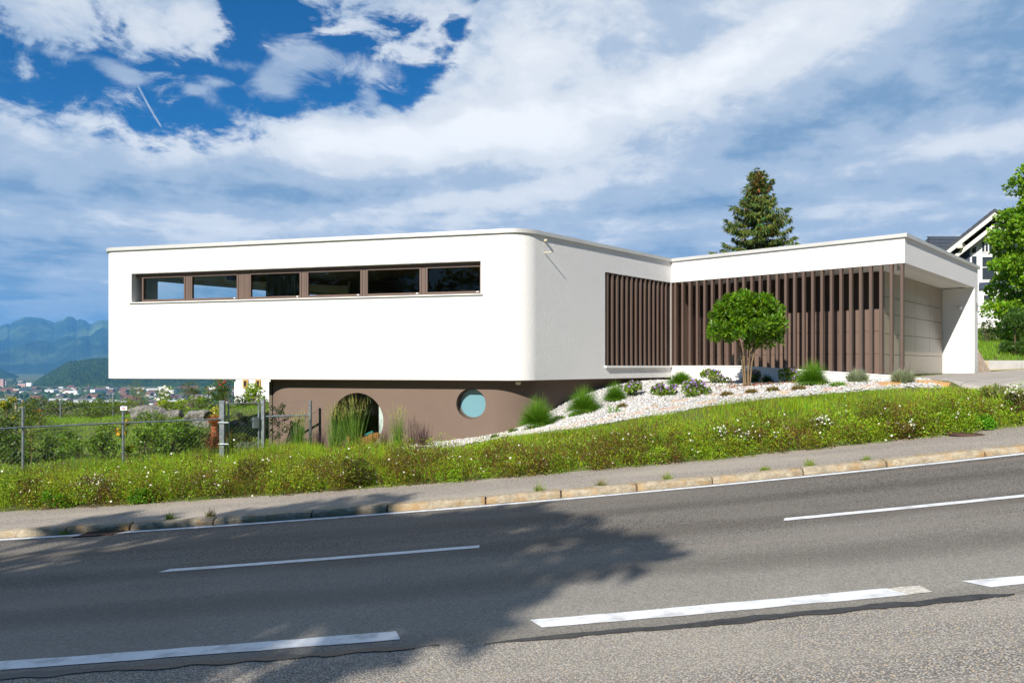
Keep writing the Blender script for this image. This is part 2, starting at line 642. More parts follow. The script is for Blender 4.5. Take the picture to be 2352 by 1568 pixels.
M['grey_curtain'] = mat('grey_curtain', (0.22, 0.24, 0.23), (0.16, 0.18, 0.17), 9, 0.9, stretch=(8, 8, 0.2))
M['wood'] = mat('honey_wood', (0.50, 0.27, 0.08), (0.42, 0.21, 0.06), 8, 0.5, stretch=(1, 1, 8))
M['teal'] = mat('teal_fabric', (0.05, 0.26, 0.25), None, rough=0.9)
M['black'] = mat('black_plastic', (0.012, 0.012, 0.013), (0.02, 0.02, 0.022), 20, 0.3, 0.6, 14, dist=0.02)
M['lampgrey'] = mat('lamp_grey', (0.5, 0.5, 0.48), None, rough=0.35, metal=0.5)
M['lampcream'] = mat('lamp_cream', (0.62, 0.55, 0.38), None, rough=0.4)
M['plate'] = mat('number_plate', (0.16, 0.16, 0.17), None, rough=0.4)
M['paint'] = mat('road_paint', (0.78, 0.79, 0.80), (0.70, 0.71, 0.72), 9, 0.6, 0.5, 160, c3=(0.50, 0.50, 0.49), s3=7.0)
M['worn_paint'] = mat('worn_road_paint', (0.70, 0.66, 0.58), (0.40, 0.36, 0.30), 40, 0.8, 0.6, 160)
M['tar'] = mat('tar', (0.022, 0.021, 0.02), (0.05, 0.046, 0.042), 12, 0.5, 0.8, 50)
M['road'] = asphalt('road_asphalt', (0.062, 0.057, 0.051), (0.195, 0.176, 0.150), (0.075, 0.071, 0.066), (0.40, 0.365, 0.315), 95, 0.7, patch=(0.235, 0.190, 0.145))
M['shoulder'] = asphalt('shoulder_asphalt', (0.15, 0.137, 0.12), (0.40, 0.36, 0.30), (0.20, 0.187, 0.168), (0.58, 0.53, 0.46), 96, 0.8)
M['pave'] = asphalt('pavement_asphalt', (0.21, 0.185, 0.16), (0.44, 0.38, 0.31), (0.20, 0.185, 0.165), (0.56, 0.50, 0.43), 75, 0.6)
M['kerb'] = mat('granite_kerb', (0.42, 0.36, 0.26), (0.27, 0.225, 0.16), 14, 0.85, 1.0, 34, dist=0.02, c3=(0.36, 0.23, 0.10), s3=4.5, detail=7)
M['iron'] = mat('rusty_iron', (0.12, 0.06, 0.04), (0.07, 0.045, 0.035), 16, 0.7, metal=0.3)
M['ground'] = mat('ground_turf', (0.085, 0.125, 0.014), (0.105, 0.115, 0.028), 5.0, 0.95, 0.8, 30, c3=(0.10, 0.085, 0.035), s3=0.5, dist=0.03)
M['soil'] = mat('soil', (0.10, 0.07, 0.045), (0.07, 0.05, 0.03), 6, 0.95, 0.8, 40)
M['gravelbed'] = mat('gravel_bed', (0.56, 0.545, 0.52), (0.45, 0.435, 0.41), 28, 0.9, 1.0, 45, dist=0.02)
M['stone_col'] = leafmat('pebble', 0.0, 0.8, 0.3)
M['slab'] = mat('red_sandstone', (0.52, 0.39, 0.31), (0.44, 0.31, 0.24), 7, 0.85, 0.5, 30, c3=(0.52, 0.34, 0.18), s3=1.2)
M['slab_orange'] = mat('orange_sandstone', (0.58, 0.33, 0.13), (0.50, 0.26, 0.10), 6, 0.85, 0.4, 30)
M['leaf'] = leafmat('leaf', 0.35, 0.42, 0.4)
M['blade'] = leafmat('grass_blade', 0.35, 0.55, 0.3)
M['petal'] = leafmat('petal', 0.25, 0.6, 0.2)
M['needle'] = leafmat('needle', 0.15, 0.6, 0.25)
M['bark'] = mat('bark', (0.17, 0.115, 0.07), (0.10, 0.07, 0.045), 9, 0.9, 0.8, 30, stretch=(3, 3, 0.7))
M['pale_bark'] = mat('pale_bark', (0.22, 0.155, 0.085), (0.13, 0.09, 0.05), 8, 0.85, 0.6, 30, stretch=(3, 3, 0.7))
M['rock'] = mat('grey_rock', (0.34, 0.325, 0.30), (0.13, 0.125, 0.115), 5.5, 0.9, 1.0, 12, dist=0.10, c3=(0.10, 0.105, 0.06), s3=2.6, detail=8)
M['rock_cream'] = mat('cream_rock', (0.56, 0.43, 0.27), (0.44, 0.32, 0.19), 5, 0.9, 0.8, 9, dist=0.05)
M['rust'] = mat('terracotta_rust', (0.36, 0.115, 0.04), (0.27, 0.08, 0.03), 6, 0.85, 0.5, 30)
M['concrete'] = mat('pale_concrete', (0.46, 0.45, 0.43), (0.38, 0.37, 0.35), 3, 0.9, 0.3, 40)
M['stained_concrete'] = mat('stained_concrete', (0.50, 0.42, 0.28), (0.40, 0.32, 0.19), 2.5, 0.9, 0.3, 40)
M['corten'] = mat('weathering_steel', (0.22, 0.075, 0.03), (0.15, 0.05, 0.02), 6, 0.8)
M['grey_wood'] = mat('weathered_plank', (0.40, 0.33, 0.26), (0.28, 0.22, 0.17), 10, 0.85, 0.4, 40, stretch=(2, 2, 0.6))
M['tile'] = mat('dark_roof_tile', (0.035, 0.042, 0.055), (0.05, 0.058, 0.072), 5, 0.5, spec=0.5)
M['house_white'] = mat('house_white', (0.78, 0.78, 0.76), (0.74, 0.74, 0.72), 1.0, 0.8)
M['cream'] = mat('cream_board', (0.72, 0.68, 0.58), None, rough=0.7)
M['navy'] = mat('navy_board', (0.03, 0.045, 0.085), (0.04, 0.055, 0.1), 4, 0.6, stretch=(1, 1, 8))
M['darkglass'] = mat('dark_glass', (0.03, 0.032, 0.035), None, rough=0.06, spec=0.7)
M['yellow_wood'] = mat('yellow_window_wood', (0.50, 0.30, 0.08), None, rough=0.6)
M['signwhite'] = mat('sign_white', (0.78, 0.78, 0.78), None, rough=0.5)
M['signred'] = mat('sign_red', (0.55, 0.03, 0.03), None, rough=0.5)


def paving_mat():
    m = mat('driveway_paving', (0.46, 0.42, 0.37), (0.39, 0.35, 0.30), 2.2, 0.9, 0.3, 60)
    t = m.node_tree
    b = t.nodes['Principled BSDF']
    pos = t.nodes.new('ShaderNodeNewGeometry').outputs['Position']
    mp = t.nodes.new('ShaderNodeMapping')
    mp.inputs['Rotation'].default_value = (0, 0, math.radians(-42.5))
    t.links.new(pos, mp.inputs['Vector'])
    br = t.nodes.new('ShaderNodeTexBrick')
    br.inputs['Scale'].default_value = 1.0
    br.inputs['Brick Width'].default_value = 0.6
    br.inputs['Row Height'].default_value = 0.4
    br.inputs['Mortar Size'].default_value = 0.012
    br.inputs['Color1'].default_value = (1, 1, 1, 1)
    br.inputs['Color2'].default_value = (0.86, 0.86, 0.86, 1)
    br.inputs['Mortar'].default_value = (0.5, 0.48, 0.45, 1)
    t.links.new(mp.outputs[0], br.inputs['Vector'])
    mu = t.nodes.new('ShaderNodeMix')
    mu.data_type = 'RGBA'
    mu.blend_type = 'MULTIPLY'
    mu.inputs['Factor'].default_value = 1
    t.links.new(b.inputs['Base Color'].links[0].from_socket, mu.inputs['A'])
    t.links.new(br.outputs[0], mu.inputs['B'])
    t.links.new(mu.outputs['Result'], b.inputs['Base Color'])
    return m


M['driveway'] = paving_mat()

# ------------------------------------------------------------------ terrain


def zk(X):
    X = np.asarray(X, dtype=float)
    c = np.clip(X, -9, 9)
    base = -1.80 + 0.084 * c + 0.002 * c * c
    return base + np.where(X > 9, (X - 9) * 0.12, 0) + np.where(X < -9, (X + 9) * 0.048, 0)


def zroad(X, Y):
    return zk(X) + 0.04 * (9.75 - np.asarray(Y, dtype=float))


KERB_F, KERB_B, PAV_B = 9.74, 9.90, 11.47


def zpav(X):
    return zk(X) + 0.086


GE = [(-4.2, 15.8), (-2.98, 15.5), (-1.55, 14.9), (-0.22, 14.4), (1.02, 14.0), (2.66, 13.9), (4.27, 13.8), (6.16, 13.5), (7.8, 13.3)]   # low edge of the gravel bed
GZ_ = [-1.93, -1.84, -1.72, -1.45, -1.25, -0.97, -0.70, -0.51, -0.40]
CP = []
for x in range(-16, 19, 2):
    CP.append((x, 11.4, float(zpav(x)) - 0.02))
for (x, y), z in zip(GE, GZ_):
    CP.append((x, y, z))
CP += [(-6, 13.6, -2.10), (-9, 13.6, -2.16), (-12, 13.6, -2.25), (-16, 14, -2.4), (-4.2, 14.2, -1.96), (-6, 17, -2.05), (-10, 18, -2.05), (-8, 22, -2.05),
       (-13, 22, -2.08), (-17, 20, -2.2), (-5, 20, -2.0), (-6, 24, -1.98), (-10, 24.2, -2.0), (-10.5, 25.9, -1.62), (-12.5, 25.9, -1.66), (-8.6, 25.9, -1.7),
       (-8, 30, -1.68), (-10, 30, -1.66), (-14, 28, -1.95), (-18, 28, -2.05), (-14, 32, -1.98), (-20, 32, -2.1), (-6, 30, -1.68),
       (-5.9, 18, -2.05), (-3.4, 17.3, -1.99), (-1.7, 16.75, -1.78), (-0.5, 16.5, -1.60), (0.33, 16.55, -1.38), (1.29, 17.63, -0.895), (2.37, 18.83, -0.57), (3.92, 20.55, -0.43),
       (4.46, 20.6, -0.45), (6.5, 18.8, -0.43), (8.6, 16.8, -0.38), (5.28, 16.6, -0.50), (3.2, 16.6, -0.66),
       (9.2, 16.3, -0.31), (10, 14, -0.36), (12, 18, -0.25), (14, 22, -0.24), (12, 14, -0.40), (16, 18, -0.26), (17, 22, -0.25), (11, 12.7, -0.50), (14, 12.8, -0.55),
       (15, 24.5, -0.25), (20, 24.5, -0.2), (18, 27.5, 0.35), (22, 27.5, 0.42), (20, 32, 1.1), (24, 36, 1.7), (28, 40, 1.9), (0, 22, -1.0), (0, 30, -1.4), (9, 24, -0.3), (9, 32, 0.2)]
CP = np.array(CP, dtype=float)


def _phi(r2):
    return np.where(r2 > 1e-12, r2 * np.log(np.maximum(r2, 1e-12)), 0)


_n = len(CP)
_A = np.zeros((_n + 3, _n + 3))
_d = ((CP[:, None, :2] - CP[None, :, :2]) ** 2).sum(-1)
_A[:_n, :_n] = _phi(_d) + np.eye(_n) * 0.02
_A[:_n, _n] = 1
_A[:_n, _n + 1:] = CP[:, :2]
_A[_n:, :_n] = _A[:_n, _n:].T
_S = np.linalg.solve(_A, np.concatenate([CP[:, 2], np.zeros(3)]))


def tps(X, Y):
    X, Y = np.asarray(X, float).ravel(), np.asarray(Y, float).ravel()
    out = np.empty(len(X))
    for i in range(0, len(X), 20000):
        x, y = X[i:i + 20000], Y[i:i + 20000]
        d = (x[:, None] - CP[None, :, 0]) ** 2 + (y[:, None] - CP[None, :, 1]) ** 2
        out[i:i + 20000] = _phi(d) @ _S[:_n] + _S[_n] + _S[_n + 1] * x + _S[_n + 2] * y
    return out


def ground(X, Y):
    sh = np.broadcast(np.asarray(X), np.asarray(Y)).shape
    X = np.broadcast_to(np.asarray(X, float), sh).ravel()
    Y = np.broadcast_to(np.asarray(Y, float), sh).ravel()
    near = tps(np.clip(X, -24, 30), np.clip(Y, 11.3, 44))
    D = np.hypot(X, Y)
    t = smooth01((X / np.maximum(D, 1) + 0.22) / 0.5)
    left = np.maximum(-100.0, -2.3 - 0.115 * np.maximum(D - 33, 0))
    right = np.minimum(1.9 + 0.12 * np.maximum(D - 46, 0), 90)
    far = left * (1 - t) + right * t
    r = np.maximum(np.maximum(Y - 36, np.maximum(-X - 22, X - 28)), 0)
    w = 1 - smooth01(r / 16)
    z = near * w + far * (1 - w)
    under = zroad(X, Y) - 0.16
    k = smooth01((Y - 11.12) / 0.25)
    z = under * (1 - k) + z * k
    back = zroad(X, -3.2) + 0.02 + 0.16 * np.minimum(np.maximum(-3.4 - Y, 0), 220)
    kb = smooth01((-3.1 - Y) / 0.3)
    z = z * (1 - kb) + back * kb
    return z.reshape(sh)


def gz(X, Y):
    return float(ground(np.array([X]), np.array([Y]))[0])


def hit(px, py, y0=11.4, y1=60.0):
    """where the line of sight through a photo point meets the ground"""
    u, v = (px - CX) / F, (HY - py) / F
    Ys = np.arange(y0, y1, 0.05)
    g = ground(u * Ys, Ys)
    k = np.nonzero(g >= v * Ys)[0]
    Y = float(Ys[k[0]]) if len(k) else y1
    return Vector((u * Y, Y, gz(u * Y, Y)))


def axis(lo, hi, fine_lo, fine_hi, step, grow=1.16):
    a = list(np.arange(fine_lo, fine_hi + 1e-6, step))
    s, x = step, fine_hi
    while x < hi:
        s *= grow
        x += s
        a.append(x)
    s, x = step, fine_lo
    while x > lo:
        s *= grow
        x -= s
        a.insert(0, x)
    return np.array(a)


def sheet(name, xs, ys, zf, m, kind='structure', label=None, smooth=True):
    XX, YY = np.meshgrid(xs, ys)
    ZZ = zf(XX, YY)
    V = np.stack([XX.ravel(), YY.ravel(), ZZ.ravel()], 1)
    nx, ny = len(xs), len(ys)
    i = np.arange(ny - 1)[:, None] * nx + np.arange(nx - 1)[None, :]
    i = i.ravel()
    Fq = np.stack([i, i + 1, i + 1 + nx, i + nx], 1)
    o = npmesh(name, V, Fq, m, smooth=smooth)
    return tag(o, label=label, kind=kind)


gx_ax = axis(-19000, 19000, -16, 16, 0.25)
gy_ax = np.concatenate([axis(-900, 0, -3.7, -2.9, 0.2)[:-1], np.arange(0, 10.6, 1.0), axis(11, 19000, 11.0, 33, 0.25)])
gy_ax = np.unique(np.round(gy_ax[(gy_ax < -2.8) | (gy_ax > -0.5)], 3))
gy_ax = np.array([y for i, y in enumerate(gy_ax) if i == 0 or y - gy_ax[i - 1] > 0.05])
sheet('ground', gx_ax, gy_ax, lambda x, y: ground(x, y) + 0.02 * fbm(x * 1.7, y * 1.7, 3, 5) * (np.abs(x) < 40), M['ground'])
rx = axis(-60, 60, -10, 10, 0.4, 1.2)
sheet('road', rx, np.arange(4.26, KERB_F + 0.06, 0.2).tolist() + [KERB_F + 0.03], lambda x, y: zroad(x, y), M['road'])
sheet('road_shoulder', rx, np.linspace(-3.2, 4.2601, 20), lambda x, y: zroad(x, y), M['shoulder'])
pv = sheet('pavement', rx, np.linspace(KERB_B - 0.02, PAV_B, 6), lambda x, y: zpav(x) - 0.012 + 0.004 * fbm(x * 3, y * 3, 2, 3), M['pave'])


def strip(name, x0, x1, yc, w, lift, m, n=40, wob=0.0, taper=False, seed=0, slant=0.0, ends=0.0):
    xs = np.linspace(x0, x1, n)
    t = (xs - x0) / (x1 - x0)
    hw = np.full(n, w / 2)
    if taper:
        hw = hw * np.clip(np.minimum(t, 1 - t) * 8, 0.12, 1)
    lo = yc - hw + wob * fbm(xs * 6, xs * 0 + seed, 4, seed)
    hi = yc + hw + wob * fbm(xs * 6 + 50, xs * 0 + seed, 4, seed + 9)
    xl, xh = xs - slant * (1 - 2 * t) * 0, xs + 0
    xl = xs.copy()
    xh = xs.copy()
    xh[0] += slant
    xl[-1] += ends
    V = np.concatenate([np.stack([xl, lo, zroad(xl, lo) + lift], 1), np.stack([xh, hi, zroad(xh, hi) + lift], 1)])
    i = np.arange(n - 1)
    return tag(npmesh(name, V, np.stack([i, i + 1, i + 1 + n, i + n], 1), m), kind='structure')


strip('road_marking', -60, -5.62, 9.60, 0.13, 0.004, M['paint'], 60, 0.008, seed=1)
strip('road_marking', -5.12, 60, 9.60, 0.13, 0.004, M['paint'], 140, 0.008, seed=2, slant=0.12)
for k, (a, b) in enumerate(((-9.3, -6.2), (-3.33, -0.31), (2.55, 5.6), (8.6, 11.6))):
    strip('road_marking', a, b, 7.0, 0.12, 0.004, M['paint'], 40, 0.006, seed=3 + k, slant=0.06)
for k, (a, b) in enumerate(((-6.6, -4.0), (-3.12, -0.72), (0.18, 2.33), (2.87, 5.4), (6.2, 8.6))):
    strip('road_marking', a, b, 4.51, 0.165, 0.004, M['paint'], 40, 0.012, seed=13 + k, slant=-0.07, ends=0.05)
strip('road_marking', 2.332, 2.53, 4.51, 0.15, 0.004, M['worn_paint'], 14, 0.03, seed=33)
strip('tar_seam', -3.4, -1.9, 4.30, 0.075, 0.005, M['tar'], 60, 0.05, True, seed=41)
strip('tar_seam', -2.3, -0.42, 4.27, 0.07, 0.006, M['tar'], 60, 0.045, True, seed=42)
strip('tar_seam', -0.16, 1.5, 4.235, 0.072, 0.005, M['tar'], 60, 0.035, True, seed=43)
strip('tar_seam', 1.0, 2.9, 4.26, 0.085, 0.006, M['tar'], 60, 0.04, True, seed=44)

# kerb: rough granite stones set end to end
kb = MB()
x = -13.0
kr = random.Random(3)
joints = []
while x < 15:
    ln = kr.choice((0.85, 1.0, 1.1, 1.2, 1.3))
    joints.append(x)
    a, b = x + 0.012, x + ln - 0.012
    n = 12
    ring = []
    prof = [(0.0, -0.06), (0.0, 0.055), (0.025, 0.084), (0.055, 0.092), (KERB_B - KERB_F, 0.09), (KERB_B - KERB_F, -0.06)]
    vs, fs = [], []
    dy, dz = kr.uniform(-0.012, 0.012), kr.uniform(-0.008, 0.008)
    for i in range(n + 1):
        xx = a + (b - a) * i / n
        e = 1.0 if 0 < i < n else 0.0
        for j, (py_, pz_) in enumerate(prof):
            w = 0.010 if j in (1, 2, 3) else 0.003
            q = 0.014 if (i in (0, n) and j < 4) else 0
            vs.append((xx, KERB_F + py_ + dy + kr.uniform(-w, w) + q, float(zk(xx)) + pz_ + dz + kr.uniform(-w, w) * 0.7 - q))
    m6 = len(prof)
    for i in range(n):
        for j in range(m6 - 1):
            fs.append((i * m6 + j, i * m6 + j + 1, (i + 1) * m6 + j + 1, (i + 1) * m6 + j)[::-1])
    fs.append(tuple(range(m6)))
    fs.append(tuple(n * m6 + j for j in range(m6 - 1, -1, -1)))
    kb.add(vs, fs)
    x += ln
tag(kb.build('kerb', M['kerb'], smooth=40), kind='structure')
cs = MB()
cs.add([(-13, KERB_F + 0.03, float(zk(-13)) - 0.3), (15, KERB_F + 0.03, float(zk(15)) - 0.3)] , [])
# bed of dark mortar under the joints
ms = np.linspace(-13, 15, 60)
V = np.concatenate([np.stack([ms, ms * 0 + KERB_F + 0.022, zk(ms) - 0.05], 1), np.stack([ms, ms * 0 + KERB_F + 0.03, zk(ms) + 0.05], 1), np.stack([ms, ms * 0 + KERB_B, zk(ms) + 0.065], 1)])
i = np.arange(59)
tag(npmesh('kerb_mortar', V, np.concatenate([np.stack([i, i + 1, i + 61, i + 60], 1), np.stack([i + 60, i + 61, i + 121, i + 120], 1)]), M['soil']), kind='structure')

# ------------------------------------------------------------------ plan of the main house
A = Vector((-10.35, 18.80))
C = Vector((0.275, 16.06))
I = Vector((4.46, 20.70))
W1 = Vector((8.89, 16.70))
NF = Vector((0.68, 0.733)).normalized()       # along the driveway side of the wing
W2 = W1 + NF * 7.6
WI = Vector((-NF.y, NF.x))                     # into the building from the driveway side
J = I + (I - C).normalized() * 7
F0 = Vector((-10.92, 22.0))
F1 = Vector((-5.2, 28.6))
K = Vector((0.5, 31.0))
ZT, ZB = 2.915, -0.32
SOF = 2.325
house = thing('modern_house', 'white modern house with rounded corners, ribbon window, brown slat screen and brown lower storey', 'house', (1.0, 19.0, -1.6))


def fillet(pts, rad, seg=14):
    out = []
    n = len(pts)
    for i in range(n):
        r = rad[i]
        if r <= 0 or i in (0, n - 1):
            out.append(Vector(pts[i]))
            continue
        p, a, b = Vector(pts[i]), Vector(pts[i - 1]), Vector(pts[i + 1])
        u, v = (a - p).normalized(), (b - p).normalized()
        ang = u.angle(v)
        t = r / math.tan(ang / 2)
        c = p + (u + v).normalized() * (r / math.sin(ang / 2))
        p0, p1 = p + u * t, p + v * t
        a0 = math.atan2(p0.y - c.y, p0.x - c.x)
        a1 = math.atan2(p1.y - c.y, p1.x - c.x)
        d = (a1 - a0 + math.pi) % (2 * math.pi) - math.pi
        for k in range(seg + 1):
            an = a0 + d * k / seg
            out.append(Vector((c.x + r * math.cos(an), c.y + r * math.sin(an))))
    return out


def offset(path, d, closed=False):
    """plan path moved to its left by d"""
    out = []
    n = len(path)
    for i in range(n):
        a = path[i - 1] if (i > 0 or closed) else None
        b = path[(i + 1) % n] if (i < n - 1 or closed) else None
        p = path[i]
        n1 = (p - a).normalized() if a is not None else None
        n2 = (b - p).normalized() if b is not None else None
        if n1 is None:
            n1 = n2
        if n2 is None:
            n2 = n1
        l1, l2 = Vector((-n1.y, n1.x)), Vector((-n2.y, n2.x))
        mvec = (l1 + l2).normalized()
        out.append(p + mvec * (d / max(mvec.dot(l1), 0.3)))
    return out


def wall_ribbon(mb, path, z0, z1, t, openings=(), mi=0):
    """wall standing on a plan path, thickness t to its left, with rectangular openings (s0, s1, za, zb)"""
    inn = offset(path, t)
    S = [0.0]
    for i in range(1, len(path)):
        S.append(S[-1] + (path[i] - path[i - 1]).length)
    br = sorted(set(S + [o[0] for o in openings] + [o[1] for o in openings]))
    zs = sorted(set([z0, z1] + [o[2] for o in openings] + [o[3] for o in openings]))

    def pt(P, s):
        for i in range(1, len(S)):
            if s <= S[i] + 1e-9:
                f = (s - S[i - 1]) / max(S[i] - S[i - 1], 1e-9)
                return P[i - 1].lerp(P[i], f)
        return P[-1]
    o_ = [pt(path, s) for s in br]
    n_ = [pt(inn, s) for s in br]
    ns, nz = len(br), len(zs)
    solid = [[True] * (nz - 1) for _ in range(ns - 1)]
    for i in range(ns - 1):
        for j in range(nz - 1):
            sc, zc = (br[i] + br[i + 1]) / 2, (zs[j] + zs[j + 1]) / 2
            for a, b, c, d in openings:
                if a < sc < b and c < zc < d:
                    solid[i][j] = False
    vs = [(p.x, p.y, z) for p in o_ for z in zs] + [(p.x, p.y, z) for p in n_ for z in zs]
    off = ns * nz

    def iO(i, j):
        return i * nz + j

    def iN(i, j):
        return off + i * nz + j
    fs = []

    def sol(i, j):
        return 0 <= i < ns - 1 and 0 <= j < nz - 1 and solid[i][j]
    for i in range(ns - 1):
        for j in range(nz - 1):
            if not solid[i][j]:
                continue
            fs.append((iO(i, j), iO(i + 1, j), iO(i + 1, j + 1), iO(i, j + 1)))
            fs.append((iN(i, j), iN(i, j + 1), iN(i + 1, j + 1), iN(i + 1, j)))
            if not sol(i - 1, j):
                fs.append((iO(i, j), iO(i, j + 1), iN(i, j + 1), iN(i, j)))
            if not sol(i + 1, j):
                fs.append((iO(i + 1, j), iN(i + 1, j), iN(i + 1, j + 1), iO(i + 1, j + 1)))
            if not sol(i, j - 1):
                fs.append((iO(i, j), iN(i, j), iN(i + 1, j), iO(i + 1, j)))
            if not sol(i, j + 1):
                fs.append((iO(i, j + 1), iO(i + 1, j + 1), iN(i + 1, j + 1), iN(i, j + 1)))
    mb.add(vs, fs, mi)


FD = (C - A).normalized()                     # along the front
FN = Vector((-FD.y, FD.x))                    # into the house
SD = (I - C).normalized()                     # along the side towards the wing
SN = Vector((-SD.y, SD.x))


def sfront(px):
    """distance along the front wall of a photo column"""
    u = (px - CX) / F
    # A + s*FD on the ray
    return (u * A.y - A.x) / (FD.x - u * FD.y)


RA, RC = 0.42, 0.66
path = fillet([F0, A, C, I, J], [0, RA, RC, 0, 0], 18)
# arc lengths of the path where front / side start
LF0 = (A - F0).length


def arc_fix(p, a, b, r):
    u, v = (a - p).normalized(), (b - p).normalized()
    ang = u.angle(v)
    t = r / math.tan(ang / 2)
    return t, r * (math.pi - ang)


tA, lA = arc_fix(A, F0, C, RA)
tC, lC = arc_fix(C, A, I, RC)
sA = LF0 - tA + lA - tA                        # path length at s_front = 0 (as if straight)
sC = sA + (C - A).length - tC + lC - tC        # path length at side s = 0
wx0, wx1 = sfront(302), sfront(1104)
WZ0, WZ1 = 1.585, 2.315
SO0, SO1 = 3.04, (I - C).length + 0.001
mb = MB()
wall_ribbon(mb, path, ZB, ZT, 0.34, [(sA + wx0, sA + wx1, WZ0, WZ1), (sC + SO0, sC + (I - C).length - 0.005, 0.0, SOF)])
mb.build('wall', M['render'], house, smooth=25)
# rear walls, with a wide glazed opening towards the valley
mb = MB()
wall_ribbon(mb, [J, K, F1], ZB, ZT, 0.34)
wall_ribbon(mb, [F1, F0 + (F1 - F0).normalized() * 0.003], ZB, ZT, 0.30, [(0.4, (F1 - F0).length - 0.12, 0.1, 2.56)])
mb.build('rear_wall', M['smooth_white'], house)
# floor and ceiling slabs
core = fillet([F0, A, C, I, J], [0, RA, RC, 0, 0], 18)
inner = offset(core, 0.335)
plan = [Vector(p) for p in inner] + [K + Vector((-0.1, -0.35)), F1 + Vector((0.2, -0.4))]
mb = MB()
mb.prism(plan, ZB + 0.004, 0.02)
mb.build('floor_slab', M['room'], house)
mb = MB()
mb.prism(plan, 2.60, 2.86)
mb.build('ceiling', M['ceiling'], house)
# soffit under the cantilever
mb = MB()
mb.prism(core[1:-1] + [J, K, F1, F0], ZB - 0.012, ZB - 0.002)
mb.build('soffit', M['brown_render'], house)
# roof with metal coping
rp = fillet([F0, A, C, I, W1, W2, W2 + WI * 8.5, K, F1], [0, RA, RC, 0, 0, 0, 0, 0, 0], 18)
ro = offset(rp, -0.055, closed=True)
ri = offset(rp, 0.30, closed=True)
mb = MB()
n = len(ro)
vs = [(p.x, p.y, 2.905) for p in ro] + [(p.x, p.y, 2.99) for p in ro] + [(p.x, p.y, 2.975) for p in ri] + [(p.x, p.y, 2.88) for p in ri]
fs = []
for a in range(n):
    b = (a + 1) % n
    for k in range(3):
        fs.append((k * n + a, k * n + b, (k + 1) * n + b, (k + 1) * n + a))
    fs.append((3 * n + a, 3 * n + b, b, a))
mb.add(vs, fs)
roof = MB()
roof.prism(ri, 2.865, 2.93)
rf = roof.build('roof', M['concrete'], house)
cop = mb.build('coping', M['coping'], rf, smooth=30)
cop.matrix_parent_inverse = Matrix.Identity(4)

# ribbon window
def fp(s, d, z):
    p = A + FD * s + FN * d
    return Vector((p.x, p.y, z))


FRZ = math.atan2(FD.y, FD.x)


def zx(v):
    return sfront((320 + v / 2.6133) / 1.0884)


RD = 0.15
mb = MB()
mb.box(fp((wx0 + wx1) / 2, RD + 0.035, WZ0 + 0.016), (wx1 - wx0 - 0.004, 0.09, 0.032), FRZ)
mb.box(fp((wx0 + wx1) / 2, RD + 0.035, WZ1 - 0.03), (wx1 - wx0 - 0.004, 0.09, 0.06), FRZ)
mb.build('window_casing', M['window_brown'], house)
mb = MB()
mb.box(fp((wx0 + wx1) / 2 - 0.01, 0.05, WZ0 - 0.008), (wx1 - wx0 + 0.10, 0.20, 0.022), FRZ)
mb.build('window_sill', M['smooth_white'], house)
wins = [(65, 350, 0), (385, 698, 0), (770, 1112, 1), (1147, 1512, 1), (1537, 1902, 1), (1930, 2306, 0)]
for a, b, tilt in wins:
    s0, s1 = zx(a), min(zx(b), wx1 - 0.012)
    z0, z1 = WZ0 + 0.033, WZ1 - 0.061
    mb = MB()
    fw = 0.044
    for zc, hh in ((z0 + fw / 2 + 0.004, fw), (z1 - fw / 2, fw)):
        mb.box(fp((s0 + s1) / 2, RD + 0.02, zc), (s1 - s0, 0.07, hh), FRZ)
    for sc_ in (s0 + fw / 2, s1 - fw / 2):
        mb.box(fp(sc_, RD + 0.02, (z0 + z1) / 2 + 0.002), (fw, 0.069, z1 - z0 - 2 * fw - 0.006), FRZ)
    fr = mb.build('window', M['window_brown'], house)
    g = MB()
    g.add([fp(s0 + fw, RD + 0.03, z0 + fw), fp(s1 - fw, RD + 0.03, z0 + fw), fp(s1 - fw, RD + 0.03, z1 - fw), fp(s0 + fw, RD + 0.03, z1 - fw)], [(0, 1, 2, 3)])
    adopt(g.build('pane', M['glass']), fr)
    for o_ in fr.children:
        o_.matrix_parent_inverse = Matrix.Identity(4)
    if tilt or b in (698, 2306):
        h_ = MB()
        h_.box(fp(s1 - 0.10, RD - 0.018, z0 + 0.03), (0.05, 0.012, 0.02), FRZ)
        q = h_.build('handle', M['signwhite'])
        q.parent = fr
for a, b in ((352, 383), (700, 768), (1114, 1145), (1514, 1535), (1904, 1928)):
    mb = MB()
    mb.box(fp((zx(a) + zx(b)) / 2, RD + 0.03, (WZ0 + WZ1) / 2 - 0.014), (zx(b) - zx(a), 0.08, WZ1 - WZ0 - 0.094), FRZ)
    mb.box(fp((zx(a) + zx(b)) / 2 + 0.01, RD - 0.012, (WZ0 + WZ1) / 2 - 0.014), (0.012, 0.004, WZ1 - WZ0 - 0.12), FRZ)
    mb.build('mullion', M['window_brown'], house)
# things seen through the ribbon window
mb = MB()
s0, s1 = zx(745), zx(1010)
n = 60
vs = []
for i in range(n + 1):
    s = s0 + (s1 - s0) * i / n
    d = 1.0 + 0.05 * math.sin(i * 1.9)
    p = fp(s, d, 0.1)
    vs += [p, Vector((p.x, p.y, 2.55))]
mb.add(vs, [(2 * i, 2 * i + 2, 2 * i + 3, 2 * i + 1) for i in range(n)])
mb.build('curtain', M['grey_curtain'], house)
p1 = at(913, 634, 21.6)
mb = MB()
mb.box((p1.x, p1.y, 2.54), (0.9, 0.08, 0.06), math.radians(-20))
mb.build('ceiling_lamp', M['black'], house)
mb = MB()
q0, q1 = Vector((-8.2, 21.2)), Vector((-1.0, 25.0))
mb.box(((q0.x + q1.x) / 2, (q0.y + q1.y) / 2, 2.52), ((q1 - q0).length, 0.35, 0.16), math.atan2(q1.y - q0.y, q1.x - q0.x))
